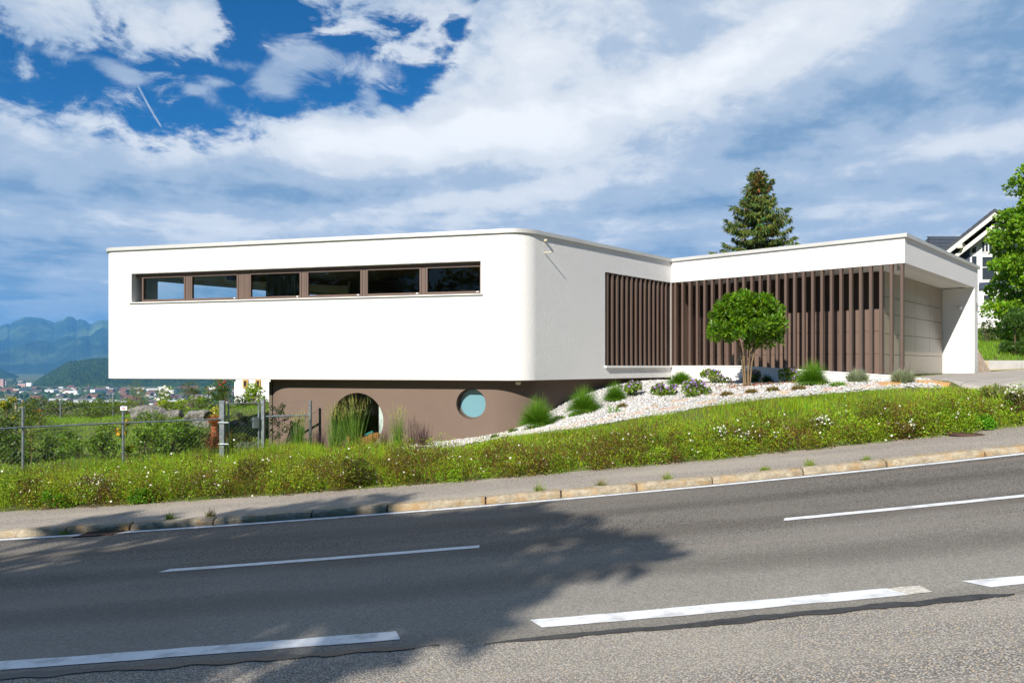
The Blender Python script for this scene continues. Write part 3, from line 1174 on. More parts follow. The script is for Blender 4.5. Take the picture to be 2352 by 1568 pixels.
mb.build('ceiling_beam', mat('red_brown_beam', (0.16, 0.07, 0.04), None, rough=0.6), house)
mb = MB()
mb.box((-1.2, 25.6, 1.3), (10.0, 0.12, 2.6), math.radians(42))
mb.build('inner_wall', M['room'], house)
mb = MB()
pf0, pf1 = F0 + (F1 - F0).normalized() * 0.5 + Vector((0.1, -0.08)), F1
mb.tube([(F0.x + 0.25, F0.y + 0.1, 2.55), (F1.x, F1.y - 0.2, 2.55)], 0.03, 4)
mb.build('glazing_rail', M['black'], house)

# side screen: recess and slats
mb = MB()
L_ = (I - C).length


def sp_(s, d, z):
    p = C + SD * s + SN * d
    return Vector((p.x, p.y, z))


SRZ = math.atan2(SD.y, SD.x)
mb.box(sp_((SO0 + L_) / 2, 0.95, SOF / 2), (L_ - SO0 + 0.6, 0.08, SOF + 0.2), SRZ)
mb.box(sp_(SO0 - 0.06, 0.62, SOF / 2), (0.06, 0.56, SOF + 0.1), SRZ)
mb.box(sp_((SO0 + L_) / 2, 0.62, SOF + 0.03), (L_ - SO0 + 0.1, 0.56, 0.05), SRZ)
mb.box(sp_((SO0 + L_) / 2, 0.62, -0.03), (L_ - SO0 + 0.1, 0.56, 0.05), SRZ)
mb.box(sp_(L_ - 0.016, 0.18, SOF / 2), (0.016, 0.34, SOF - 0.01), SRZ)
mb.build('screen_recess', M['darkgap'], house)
mb = MB()
mb.box(sp_(L_ + 0.74, -0.012, (SOF - 0.24) / 2), (1.46, 0.02, SOF + 0.22), SRZ)
mb.build('return_panel', M['panel'], house)
mb = MB()
mb.box(sp_((SO0 + L_) / 2 - 0.02, 0.05, -0.025), (L_ - SO0 + 0.0, 0.22, 0.05), SRZ)
mb.build('screen_sill', M['smooth_white'], house)
slat_me = None


def slat(p, z0, z1, rz, w=0.06, d=0.125):
    mb = MB()
    h = z1 - z0
    e = 0.004
    poly = [(-w / 2 + e, -d / 2), (w / 2 - e, -d / 2), (w / 2, -d / 2 + e), (w / 2, d / 2 - e), (w / 2 - e, d / 2), (-w / 2 + e, d / 2), (-w / 2, d / 2 - e), (-w / 2, -d / 2 + e)]
    c, s = math.cos(rz), math.sin(rz)
    mb.prism([(p.x + x * c - y * s, p.y + x * s + y * c) for x, y in poly], z0, z1)
    return mb.build('slat', M['brown_metal'], house)


u0, u1 = (1397.5 - CX) / F, (1532.5 - CX) / F


def sside(u):
    return (u * C.y - C.x) / (SD.x - u * SD.y)


a0, a1 = sside(u0), sside(u1)
for k in range(14):
    slat(sp_(a0 + (a1 - a0) * k / 13, 0.075, 0), 0.003, SOF - 0.003, SRZ)

# wing: fascia, soffit, slats, plinth, back wall, garage door, end wall
WD = (W1 - I).normalized()
WN = NF.copy()
WL = (W1 - I).length
WRZ = math.atan2(WD.y, WD.x)


def wp(s, d, z):
    p = I + WD * s + WN * d
    return Vector((p.x, p.y, z))


mb = MB()
wall_ribbon(mb, [I + WD * 0.002, W1, W2, W2 + WI * 3.0], SOF, ZT, 0.24)
mb.build('fascia', M['render'], house)
mb = MB()
mb.prism([I + WD * 0.1 + WN * 0.2, W1 + WN * 0.2 + WI * 0.2, W2 - NF * 0.2 + WI * 0.2, W2 - NF * 0.2 + WI * 8.0, J], SOF + 0.02, SOF + 0.06)
mb.build('wing_ceiling', M['smooth_white'], house)


def plinth_top(t):
    return 0.0 if t < 0.342 else -0.215 * (t - 0.342) / 0.6


ts = [0, 0.342, 0.95, 1.0]
mb = MB()
for a, b in zip(ts[:-1], ts[1:]):
    pa, pb = I + WD * (WL * a), I + WD * (WL * b)
    if b == 1.0:
        pb = W1
    poly = [pa, pb, pb + WN * 0.22, pa + WN * 0.22]
    mb.prism(poly, -0.9, [plinth_top(a) - 0.03, plinth_top(b) - 0.03, plinth_top(b) - 0.03, plinth_top(a) - 0.03])
mb.build('plinth', M['smooth_white'], house)
mb = MB()
for a, b in zip(ts[:-1], ts[1:]):
    pa, pb = I + WD * (WL * a + 0.001) - WN * 0.025, I + WD * (WL * b) - WN * 0.025
    poly = [pa, pb, pb + WN * 0.26, pa + WN * 0.26]
    mb.prism(poly, [plinth_top(a) - 0.028, plinth_top(b) - 0.028, plinth_top(b) - 0.028, plinth_top(a) - 0.028],
             [plinth_top(a), plinth_top(b), plinth_top(b), plinth_top(a)])
mb.build('plinth_coping', M['smooth_white'], house)
wing_zoom = [750, 795, 845, 890, 940, 990, 1040, 1093, 1145, 1198, 1252, 1307, 1363, 1420, 1478, 1535, 1595, 1655, 1717, 1780, 1844, 1908, 1973, 2040, 2108, 2177]
N_SL = 26
for k in range(N_SL + 1):
    s = 0.12 + (WL - 0.19) * k / N_SL
    zt = plinth_top(s / WL)
    slat(wp(s, 0.075, 0), zt - (0.05 if s / WL > 0.36 else -0.003), SOF - 0.001, WRZ, 0.062, 0.125)
# panelled wall behind the slats
D1 = W1 + WN * 1.41 + WI * 0.83
mb = MB()
pb0 = I + WN * 1.41 + WD * (-0.3)
LB = (D1 - pb0).length
BD = (D1 - pb0).normalized()
rows = [-0.22, 0.30, 0.86, 1.42]
cols = [0.0]
while cols[-1] < LB - 0.5:
    cols.append(cols[-1] + 0.62)
cols[-1] = LB
for i in range(len(cols) - 1):
    for j in range(len(rows) - 1):
        c = pb0 + BD * ((cols[i] + cols[i + 1]) / 2)
        mb.box((c.x, c.y, (rows[j] + rows[j + 1]) / 2), (cols[i + 1] - cols[i] - 0.010, 0.05, rows[j + 1] - rows[j] - 0.010), math.atan2(BD.y, BD.x))
pan = mb.build('panel_wall', M['panel'], house)
mb = MB()  # upper panels coloured dark to paint in the soffit's shadow on them
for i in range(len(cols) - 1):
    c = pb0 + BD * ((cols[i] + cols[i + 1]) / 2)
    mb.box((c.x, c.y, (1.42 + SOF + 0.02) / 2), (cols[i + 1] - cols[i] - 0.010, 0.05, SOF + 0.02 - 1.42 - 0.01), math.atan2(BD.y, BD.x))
mb.build('shadow_panel_strip', M['darkgap'], house)
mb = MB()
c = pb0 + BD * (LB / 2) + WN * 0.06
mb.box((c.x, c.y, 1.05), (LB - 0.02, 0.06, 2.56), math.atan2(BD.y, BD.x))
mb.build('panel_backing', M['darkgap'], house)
# garage door and side panels along the driveway
mb = MB()
rows2 = [-0.24, 0.28, 0.80, 1.30, 1.72, SOF + 0.01]
D2L = 5.74
c0 = D1 - NF * 0.03
cols2 = [0.0, 0.85, 1.75, 2.75, 4.25, D2L]
for i in range(len(cols2) - 1):
    for j in range(len(rows2) - 1):
        c = c0 + NF * ((cols2[i] + cols2[i + 1]) / 2) + WI * 0.03
        mb.box((c.x, c.y, (rows2[j] + rows2[j + 1]) / 2), (cols2[i + 1] - cols2[i] - 0.012, 0.05, rows2[j + 1] - rows2[j] - 0.012), math.atan2(NF.y, NF.x))
gd = mb.build('garage_door', M['taupe'], house)
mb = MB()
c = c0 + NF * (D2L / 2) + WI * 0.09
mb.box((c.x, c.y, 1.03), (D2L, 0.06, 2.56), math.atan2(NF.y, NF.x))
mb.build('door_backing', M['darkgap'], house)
hb = MB()
hp = c0 + NF * 1.15 - WI * 0.02
hb.box((hp.x, hp.y, 0.72), (0.10, 0.04, 0.025), math.atan2(NF.y, NF.x))
q = hb.build('handle', M['lampgrey'])
q.parent = gd
# end wall of the garage bay
mb = MB()
e0, e1 = W1 + NF * 7.15, W2
mb.prism([e0 + WI * 0.001, e1 + WI * 0.001, e1 + WI * 3.2, e0 + WI * 3.2], -0.6, SOF)
mb.build('garage_side_wall', M['render'], house)
# lower storey: flat front with two portholes between rounded corners
LO = 0.315
lf0 = A + FN * LO
L1 = lf0 + FD * ((-6.22 - lf0.x) / FD.x)
sl = C + SN * 0.30


def isect(p, d, q, e):
    k = d.x * e.y - d.y * e.x
    t = ((q.x - p.x) * e.y - (q.y - p.y) * e.x) / k
    return p + d * t


L2 = isect(lf0, FD, sl, SD)
L0 = L1 + Vector((0.22, 0.97)) * 8.5
L3 = L2 + SD * 8.0
LZ0, LZ1 = -2.5, ZB - 0.013
lp = fillet([L0, L1, L2, L3], [0, 0.95, 1.15, 0], 18)
mb = MB()
wall_ribbon(mb, lp[:20], LZ0, LZ1, 0.30)
wall_ribbon(mb, lp[20:], LZ0, LZ1, 0.30)
fa, fb = lp[19], lp[20]
flen = (fb - fa).length


def lfp(s, d, z):
    p = fa + FD * s + FN * d
    return Vector((p.x, p.y, z))


def circ(s, z, r, n=64):
    return [(s + r * math.cos(2 * math.pi * k / n), z + r * math.sin(2 * math.pi * k / n)) for k in range(n)]


def sl_at(px):
    u = (px - CX) / F
    return (u * fa.y - fa.x) / (FD.x - u * FD.y)


BIG = (sl_at(820.5), -1.305, 0.665)
SML = (sl_at(1081.5), -0.862, 0.347)
loops = [[(0, LZ0), (flen, LZ0), (flen, LZ1), (0, LZ1)], circ(*BIG), circ(*SML)]
for dpt, flip in ((0.0, False), (0.30, True)):
    flat = [p for lp_ in loops for p in lp_]
    tri = tessellate_polygon([[Vector((p[0], p[1], 0)) for p in lp_] for lp_ in loops])
    mb.add([lfp(p[0], dpt, p[1]) for p in flat], [tuple(t) for t in tri])
for lp_ in loops[1:]:
    n = len(lp_)
    mb.add([lfp(p[0], 0, p[1]) for p in lp_] + [lfp(p[0], 0.30, p[1]) for p in lp_], [(k, (k + 1) % n, n + (k + 1) % n, n + k) for k in range(n)])
mb.build('lower_wall', M['brown_render'], house, smooth=25)


def porthole(c, rec, glass, fw):
    s, z, r = c
    n = 64
    fr = MB()
    ro_, ri_ = circ(s, z, r - 0.003, n), circ(s, z, r - fw, n)
    vs = [lfp(p[0], rec, p[1]) for p in ro_] + [lfp(p[0], rec, p[1]) for p in ri_] + [lfp(p[0], rec + 0.06, p[1]) for p in ri_]
    fs = []
    for k in range(n):
        b = (k + 1) % n
        fs += [(k, b, n + b, n + k), (n + k, n + b, 2 * n + b, 2 * n + k)]
    fr.add(vs, fs)
    f = fr.build('round_window', M['window_brown'], house)
    g = MB()
    g.add([lfp(p[0], rec + 0.03, p[1]) for p in ri_], [tuple(range(n))])
    p = g.build('pane', glass)
    p.parent = f


porthole(BIG, 0.20, M['clear_glass'], 0.02)
porthole(SML, 0.17, M['teal_glass'], 0.03)
# room behind the big porthole: bench, cushion, curtain
mb = MB()
bc = lfp(BIG[0], 2.2, 0)
mb.box((bc.x, bc.y, -1.4), (5.0, 0.1, 2.1), FRZ)
bc = lfp(BIG[0], 1.3, 0)
mb.box((bc.x, bc.y, -2.42), (5.0, 2.0, 0.1), FRZ)
mb.box((bc.x, bc.y, -0.37), (5.0, 2.0, 0.06), FRZ)
for e in (-2.5, 2.5):
    bc = lfp(BIG[0] + e, 1.3, 0)
    mb.box((bc.x, bc.y, -1.4), (0.08, 2.0, 2.0), FRZ)
mb.build('room_lining', M['room'], house)
sb, db, zb = BIG
mb = MB()
prof = [(-0.42, -0.62), (0.30, -0.62), (0.44, -0.30), (0.20, -0.31), (0.02, -0.42), (-0.42, -0.40)]
vs = [lfp(sb + x, 0.32, db + z) for x, z in prof] + [lfp(sb + x, 0.60, db + z) for x, z in prof]
n = len(prof)
mb.add(vs, [tuple(range(n))[::-1], tuple(range(n, 2 * n))] + [(k, (k + 1) % n, n + (k + 1) % n, n + k) for k in range(n)])
seat = mb.build('window_seat', M['wood'], house)
mb = MB()
p0, p1_ = lfp(sb + 0.02, 0.40, db - 0.375), lfp(sb + 0.22, 0.40, db - 0.28)
mb.tube([p0, (p0 + p1_) / 2, p1_], [0.03, 0.045, 0.03], 8)
q = mb.build('cushion', M['teal'], smooth=60)
q.parent = seat
mb = MB()
n = 30
vs = []
for i in range(n + 1):
    s = sb + 0.40 + 0.40 * i / n
    p = lfp(s, 0.335 + 0.015 * math.sin(i * 1.4), db - 0.75)
    vs += [p, Vector((p.x, p.y, db + 0.42))]
mb.add(vs, [(2 * i, 2 * i + 2, 2 * i + 3, 2 * i + 1) for i in range(n)])
mb.build('curtain', M['curtain'], house, smooth=60)
# lamps and small fittings on the walls


def spot(p, d, m=M['lampgrey'], name='wall_lamp', r=0.03, ln=0.10):
    mb = MB()
    p, d = Vector(p), Vector(d).normalized()
    mb.tube([p, p + d * ln], r, 10)
    mb.tube([p + d * ln, p + d * (ln + 0.004)], r * 0.8, 10)
    return mb.build(name, m, house)


so = Vector((-SN.x, -SN.y, 0))
s_p = sside((1250 - CX) / F)
b0 = sp_(s_p, 0, (HY - 552) / F * (C + SD * s_p).y)
spot(b0 + so * -0.01, so, M['lampcream'], 'outlet_pipe', 0.028, 0.09)
b1 = sp_(s_p, 0, (HY - 580) / F * (C + SD * s_p).y)
spot(b1 + so * -0.01, so, M['lampcream'], 'outlet_pipe', 0.012, 0.22)
us = at(1190, 876, 16.35)
mb = MB()
mb.box((us.x, us.y, ZB - 0.06), (0.10, 0.06, 0.07), 0.5, rx=0.5)
mb.tube([(us.x, us.y, ZB - 0.035), (us.x, us.y, ZB)], 0.012, 6)
mb.build('flood_lamp', M['lampcream'], house)
lp_ = at(2063, 609, 17.1)
mb = MB()
mb.tube([(lp_.x, lp_.y, SOF + 0.02), (lp_.x, lp_.y, SOF - 0.05)], 0.02, 8)
mb.tube([(lp_.x - 0.03, lp_.y, SOF - 0.075), (lp_.x + 0.06, lp_.y - 0.05, SOF - 0.10)], 0.04, 10)
mb.build('spot_lamp', M['lampgrey'], house, smooth=40)
wl = W1 + NF * 7.145 + WI * 0.36
mb = MB()
mb.tube([(wl.x, wl.y, 1.72), (wl.x - NF.x * 0.07, wl.y - NF.y * 0.07, 1.72)], 0.035, 10)
mb.tube([(wl.x - NF.x * 0.07, wl.y - NF.y * 0.07, 1.69), (wl.x - NF.x * 0.07, wl.y - NF.y * 0.07, 1.77)], 0.042, 12)
mb.build('wall_lamp', M['signwhite'], house, smooth=40)
npp = W1 + NF * 7.42 - WI * 0.012
mb = MB()
mb.box((npp.x, npp.y, 1.77), (0.10, 0.012, 0.22), math.atan2(NF.y, NF.x))
mb.build('house_number', M['plate'], house)

# ------------------------------------------------------------------ gravel bed, driveway
UP = [(-4.4, 17.9), (-3.2, 17.6), (-1.7, 17.2), (-0.6, 16.95), (0.6, 17.2), (2.4, 19.2), (4.3, 21.0), (6.5, 19.1), (8.75, 17.0)]


def gl(t, v):
    """point of the gravel bed, t along it, v from its low edge to the house"""
    f = np.clip(t, 0, 1) * (len(GE) - 1)
    i = np.minimum(f.astype(int), len(GE) - 2)
    f = f - i
    ge, up = np.array(GE), np.array(UP)
    a = ge[i] * (1 - f)[:, None] + ge[i + 1] * f[:, None]
    b = up[i] * (1 - f)[:, None] + up[i + 1] * f[:, None]
    return a * (1 - v)[:, None] + b * v[:, None]


nt_, nv_ = 90, 24
T, Vv = np.meshgrid(np.linspace(0, 1, nt_), np.linspace(0, 1, nv_))
P = gl(T.ravel(), Vv.ravel())
Z = ground(P[:, 0], P[:, 1]) + 0.03 + 0.015 * fbm(P[:, 0] * 4, P[:, 1] * 4, 3, 8) - 0.05 * (Vv.ravel() < 0.001)
i = (np.arange(nv_ - 1)[:, None] * nt_ + np.arange(nt_ - 1)[None, :]).ravel()
tag(npmesh('gravel_bed', np.column_stack([P, Z]), np.stack([i, i + 1, i + 1 + nt_, i + nt_], 1), M['gravelbed'], smooth=True), kind='structure')
dv = [(8.1, 13.25), (9.2, 12.55), (12, 12.2), (20, 12.3), (22, 20), (19, 25.2), (14.6, 24.3), (14.2, 22.4), (13.6, 21.5), (9.3, 18.35), (8.0, 18.0), (8.75, 17.0), (9.0, 16.3), (8.5, 14.8)]
dm = bmesh.new()
dvs = [dm.verts.new((p[0], p[1], 0)) for p in dv]
dm.faces.new(dvs)
bmesh.ops.triangulate(dm, faces=dm.faces[:])
for _ in range(4):
    bmesh.ops.subdivide_edges(dm, edges=dm.edges[:], cuts=1, use_grid_fill=True)
xyz = np.array([v.co[:] for v in dm.verts])
zz_ = ground(xyz[:, 0], xyz[:, 1]) + 0.035
zz_[[i for i, v in enumerate(dm.verts) if v.is_boundary]] -= 0.07
for v, z in zip(dm.verts, zz_):
    v.co.z = z
me = bpy.data.meshes.new('driveway')
dm.to_mesh(me)
dm.free()
finish(me, M['driveway'], 179)
o = bpy.data.objects.new('driveway', me)
COL.objects.link(o)
tag(o, kind='structure')
# terrace floor behind the slats
mb = MB()
mb.prism([I + WN * 0.25, W1 + WN * 0.25 - WD * 0.1, W1 + WN * 1.5 - WD * 0.9, I + WN * 1.5], -0.26, -0.20)
tag(mb.build('terrace_floor', M['brown_metal']), kind='structure')

# pebbles: nobody could count them
ico = bmesh.new()
bmesh.ops.create_icosphere(ico, subdivisions=1, radius=1)
IV = np.array([v.co[:] for v in ico.verts])
IF = np.array([[v.index for v in f.verts] for f in ico.faces])
ico.free()


def stones(name, P, size, colf, m=M['stone_col'], parent=None, flat=0.6, kind='stuff', nv=None):
    n = len(P)
    sc = size[:, None] * rng.uniform(0.7, 1.3, (n, 3)) * np.array([1, 1, flat])
    jit = 1 + rng.uniform(-0.22, 0.22, (n, len(IV), 1))
    a = rng.uniform(0, 6.283, n)
    ca, sa = np.cos(a)[:, None], np.sin(a)[:, None]
    L = IV[None] * jit * sc[:, None, :]
    x = L[..., 0] * ca - L[..., 1] * sa
    y = L[..., 0] * sa + L[..., 1] * ca
    V = np.stack([x, y, L[..., 2]], -1) + P[:, None, :]
    Fq = (IF[None] + (np.arange(n) * len(IV))[:, None, None]).reshape(-1, 3)
    c = np.repeat(colf(n), len(IV), 0)
    o = npmesh(name, V.reshape(-1, 3), Fq, m, parent, c)
    if kind:
        o['kind'] = kind
    return o


def pebble_col(n):
    g = rng.uniform(0.40, 0.70, n)
    c = np.stack([g, g * 0.985, g * 0.965], 1)
    r = rng.random(n) < 0.03
    c[r] = np.array([0.42, 0.25, 0.17]) * rng.uniform(0.7, 1.2, (r.sum(), 1))
    d = rng.random(n) < 0.10
    c[d] *= 0.5
    return c


NP = 30000
t = rng.random(NP)
v = rng.random(NP) * 0.985 + 0.005
P = gl(t, v)
P = np.column_stack([P, ground(P[:, 0], P[:, 1]) + 0.040])
stones('gravel_stones', P, rng.uniform(0.011, 0.025, NP), pebble_col)

# ------------------------------------------------------------------ foliage tools


LEAF_K = 1.55


def unit(v):
    return v / np.maximum(np.linalg.norm(v, axis=1, keepdims=True), 1e-9)


def shade(base, n, var=0.25, hue=0.12):
    """leaf colours of one plant, a little lighter or yellower leaf by leaf"""
    base = np.asarray(base, float)
    if base[1] > max(base[0], base[2]):
        base = base * LEAF_K
    k = rng.uniform(1 - var, 1 + var, (n, 1))
    h = rng.normal(0, hue, (n, 1))
    c = base[None] * k
    c[:, 0:1] *= 1 + h * 1.2
    c[:, 2:3] *= 1 - h
    return np.clip(c, 0.002, 1)


def leaf_arrays(P, D, L, Wd, fold=0.12):
    n = len(P)
    D = unit(D)
    s = unit(np.cross(D, unit(rng.normal(size=(n, 3)) + np.array([0, 0, 0.6]))))
    nn = np.cross(s, D)
    L, Wd = np.asarray(L).reshape(-1, 1) * np.ones((n, 1)), np.asarray(Wd).reshape(-1, 1) * np.ones((n, 1))
    a = P
    b = P + D * L * 0.45 + s * Wd / 2 + nn * L * fold
    c = P + D * L
    d = P + D * L * 0.45 - s * Wd / 2 + nn * L * fold
    V = np.stack([a, b, c, d], 1).reshape(-1, 3)
    Fq = np.arange(4 * n).reshape(-1, 4)
    return V, Fq


def leaves(name, P, D, L, Wd, col, m=None, parent=None, fold=0.12, local=False):
    V, Fq = leaf_arrays(P, D, L, Wd, fold)
    return npmesh(name, V, Fq, m or M['leaf'], parent, np.repeat(col, 4, 0), local=local)


def blade_arrays(P, D, H, Wd, droop, seg=2):
    """grass blades: start P, unit direction D, length H, width Wd, droop bends them over"""
    n = len(P)
    D = unit(D)
    side = unit(np.cross(D, np.array([0, 0, 1.0])[None] + rng.normal(0, 0.3, (n, 3))))
    H = np.asarray(H).reshape(-1, 1) * np.ones((n, 1))
    Wd = np.asarray(Wd).reshape(-1, 1) * np.ones((n, 1))
    droop = np.asarray(droop).reshape(-1, 1) * np.ones((n, 1))
    rows = []
    p, d = P.copy(), D.copy()
    for k in range(seg + 1):
        w = Wd * (1 - k / seg) ** 0.7 if k < seg else Wd * 0.06
        rows += [p - side * w / 2, p + side * w / 2]
        if k < seg:
            p = p + d * H / seg
            hz = d.copy()
            hz[:, 2] = 0
            hz = hz + 1e-4
            d = unit(d + np.array([0, 0, -1.0])[None] * droop / seg + hz * droop * 0.15 / seg)
    V = np.stack(rows, 1)
    m2 = 2 * (seg + 1)
    base = (np.arange(n) * m2)[:, None]
    Fq = np.concatenate([base + np.array([[2 * k, 2 * k + 1, 2 * k + 3, 2 * k + 2]]) for k in range(seg)], 0)
    return V.reshape(-1, 3), Fq, m2


def blades(name, P, D, H, Wd, droop, col, parent=None, seg=2, local=False, m=None):
    V, Fq, m2 = blade_arrays(P, D, H, Wd, droop, seg)
    return npmesh(name, V, Fq, m or M['blade'], parent, np.repeat(col, m2, 0), local=local)


def lean(n, tilt, up=1.0):
    a = rng.uniform(0, 6.283, n)
    r = np.abs(rng.normal(0, tilt, n))
    return unit(np.stack([np.cos(a) * r, np.sin(a) * r, np.full(n, up)], 1))


def ball(n, inner=0.0):
    d = unit(rng.normal(size=(n, 3)))
    return d * (inner + (1 - inner) * rng.random((n, 1)) ** (1 / 2.5)), d


def clump_leaves(centres, radii, per, L, Wd, base, var=0.3, squash=0.8, up=0.35, outward=1.0):
    """leaf clumps round given centres; returns arrays for leaves()"""
    P, D, cc = [], [], []
    for c, r in zip(centres, radii):
        k = max(3, int(per))
        q, d = ball(k, 0.35)
        q = q * r * np.array([1, 1, squash])
        P.append(np.asarray(c)[None] + q)
        D.append(d * outward + rng.normal(0, 0.5, (k, 3)) + np.array([0, 0, up]))
        cc.append(shade(np.asarray(base) * rng.uniform(0.8, 1.2), k, var))
    P, D, cc = np.concatenate(P), np.concatenate(D), np.concatenate(cc)
    n = len(P)
    return P, D, L * rng.uniform(0.7, 1.3, n), Wd * rng.uniform(0.7, 1.3, n), cc


def shrub(name, label, cat, loc, w, h, base, n=900, L=0.06, Wd=0.03, flowers=None, fl_n=40, fl_size=0.04, group=None, sparse=False, depth=None, up=0.4, stems=True, fl_top=True):
    """garden shrub: stems, leaf clumps of uneven size and, if given, flowers"""
    t = thing(name, label, cat, loc, group)
    depth = depth or w
    k = max(5, int(14 * (0.5 if sparse else 1)))
    cen = []
    for _ in range(k):
        a, r = rng.uniform(0, 6.283), rng.random() ** 0.6
        z = rng.uniform(0.16, 0.86)
        rr = r * (1 - 0.55 * abs(z - 0.45)) * 0.5
        cen.append((math.cos(a) * rr * w, math.sin(a) * rr * depth, z * h))
    rad = rng.uniform(0.16, 0.30, k) * min(w, h * 1.2) * (0.8 if sparse else 1.0)
    P, D, l, wd, c = clump_leaves(cen, rad, n / k, L, Wd, base, up=up)
    P[:, 2] = np.maximum(P[:, 2], 0.02)
    leaves('foliage', P, D, l, wd, c, parent=t, local=True)
    if stems:
        mb = MB()
        for cx, cy, cz in cen[:10]:
            mb.tube([(cx * 0.1, cy * 0.1, -0.05), (cx * 0.5, cy * 0.5, cz * 0.6), (cx, cy, cz)], [0.012, 0.008, 0.004], 5)
        mb.build('stem', M['bark']).parent = t
    if flowers is not None:
        j = rng.integers(0, len(P), fl_n)
        if fl_top:
            order = np.argsort(-(P[:, 2] - 0.25 * P[:, 1] + rng.normal(0, h * 0.45, len(P))))
            j = order[:fl_n]
        fp_ = P[j] + np.array([0, -0.02, 0.02]) + rng.normal(0, 0.02, (fl_n, 3))
        flower_cluster('flowers', fp_, fl_size, flowers, t)
    return t


def flower_cluster(name, P, size, col, parent=None, kind=None):
    """small five-petal flowers facing out"""
    n = len(P)
    VV, CC = [], []
    up = unit(rng.normal(0, 0.5, (n, 3)) + np.array([-0.1, -0.7, 0.7]))
    s = unit(np.cross(up, rng.normal(size=(n, 3))))
    tt = np.cross(up, s)
    cols = shade(col, n, 0.12, 0.03)
    for k in range(5):
        a = 2 * math.pi * k / 5
        d = s * math.cos(a) + tt * math.sin(a)
        e = s * math.cos(a + 0.6) + tt * math.sin(a + 0.6)
        f = s * math.cos(a - 0.6) + tt * math.sin(a - 0.6)
        sz = size * rng.uniform(0.75, 1.2, (n, 1)) * 0.5
        VV.append(np.stack([P, P + f * sz * 0.75 + up * sz * 0.2, P + d * sz + up * sz * 0.25, P + e * sz * 0.75 + up * sz * 0.2], 1))
        CC.append(np.repeat(cols[:, None], 4, 1))
    if parent is not None and n <= 100:
        VA = np.stack(VV, 1)                 # flower, petal, corner, xyz
        CA = np.stack(CC, 1)
        for q in range(n):
            npmesh('flower', VA[q].reshape(-1, 3), np.arange(20).reshape(-1, 4), M['petal'], parent, CA[q].reshape(-1, 3), local=True)
        return None
    V = np.concatenate(VV).reshape(-1, 3)
    Cc = np.concatenate(CC).reshape(-1, 3)
    o = npmesh(name, V, np.arange(len(V)).reshape(-1, 4), M['petal'], parent, Cc, local=parent is not None)
    if kind:
        o['kind'] = kind
    return o


def tree(name, label, loc, trunk_h, r0, crown_c, crown_r, nclump, per, L, Wd, base, group=None, clump_r=(0.4, 0.8), bark=None, squash=0.6, shell=0.5, cat='tree', limbs=9, up=0.3, column=False):
    t = thing(name, label, cat, loc, group)
    d = unit(rng.normal(size=(nclump, 3)))
    rad = shell + (1 - shell) * rng.random((nclump, 1))
    if column:
        u_ = rng.uniform(-1, 1, nclump)
        d[:, 2] = 0
        d = unit(d) * (np.sqrt(np.clip(1 - np.abs(u_) ** 3.5, 0.02, 1)) * np.where(u_ > 0, 1 - 0.45 * u_, 1))[:, None]
        d[:, 2] = u_ / np.maximum(rad[:, 0], 0.3)
    cen = np.asarray(crown_c)[None] + d * rad * np.asarray(crown_r)[None]
    cr_ = rng.uniform(clump_r[0], clump_r[1], nclump)
    mb = MB()
    top = Vector(crown_c) + Vector((0, 0, crown_r[2] * 0.6))
    b_ = Vector((0, 0, -0.2))
    mb.tube([b_, b_.lerp(top, 0.35) + Vector((0.1 * r0, 0, 0)), b_.lerp(top, 0.7), top], [r0 * 1.15, r0 * 0.85, r0 * 0.5, r0 * 0.12], 9)
    for k in range(min(limbs, nclump)):
        c = Vector(cen[k])
        s = b_.lerp(top, 0.25 + 0.5 * k / limbs)
        mb.tube([s, s.lerp(c, 0.5) + Vector((0, 0, 0.06 * (c - s).length)), c], [r0 * 0.38, r0 * 0.2, r0 * 0.06], 6)
    mb.build('trunk', bark or M['bark'], smooth=60).parent = t
    P, D, l, wd, c = clump_leaves(cen, cr_, per, L, Wd, base, squash=squash, up=up)
    leaves('crown', P, D, l, wd, c, parent=t, local=True)
    return t

# ------------------------------------------------------------------ fence, gate and sign at the garden edge
ZR, ZTOP, ZG = -1.17, -0.82, -2.08


def fpt(px, Y):
    return Vector(((px - CX) / F * Y, Y, 0))


def link_mesh(p, q, z0, z1, step=0.10):
    mb = MB()
    L_ = (q - p).length
    d = (q - p) / L_
    H = z1 - z0
    k = -H
    while k < L_:
        for sgn in (1, -1):
            a, b = max(k, 0), min(k + H, L_)
            if b - a < 0.03:
                continue
            if sgn > 0:
                za, zb_ = z0 + (a - k), z0 + (b - k)
            else:
                za, zb_ = z1 - (a - k), z1 - (b - k)
            mb.tube([(p.x + d.x * a, p.y + d.y * a, za), (p.x + d.x * b, p.y + d.y * b, zb_)], 0.0009, 3, False)
        k += step
    for z in (z0 + 0.02, z1):
        mb.tube([(p.x, p.y, z), (q.x, q.y, z)], 0.0025, 4, False)
    return mb


pA, pB, pC, pD, pE, pF = fpt(-150, 12.9), fpt(53, 14.0), fpt(283, 15.1), fpt(505, 16.2), fpt(605, 17.0), fpt(713, 17.35)
fence = thing('chain_link_fence', 'galvanised chain link fence running from the left edge to the garden gate', 'fence', (pC.x, pC.y, ZG))
for p in (pA, pB, pC):
    mb = MB()
    mb.tube([(p.x, p.y, ZG - 0.2), (p.x, p.y, ZTOP)], 0.026, 10)
    mb.tube([(p.x, p.y, ZTOP), (p.x, p.y, ZTOP + 0.012)], 0.030, 10)
    mb.build('post', M['zinc'], fence, smooth=40)
for a, b in ((pA, pB), (pB, pC), (pC, pD)):
    mb = MB()
    mb.tube([(a.x, a.y - 0.03, ZR), (b.x, b.y - 0.03, ZR)], 0.016, 8)
    mb.build('rail', M['zinc'], fence, smooth=40)
    link_mesh(a + Vector((0, 0.04, 0)), b + Vector((0, 0.04, 0)), ZG + 0.05, ZTOP - 0.01).build('wire_mesh', M['zinc'], fence)
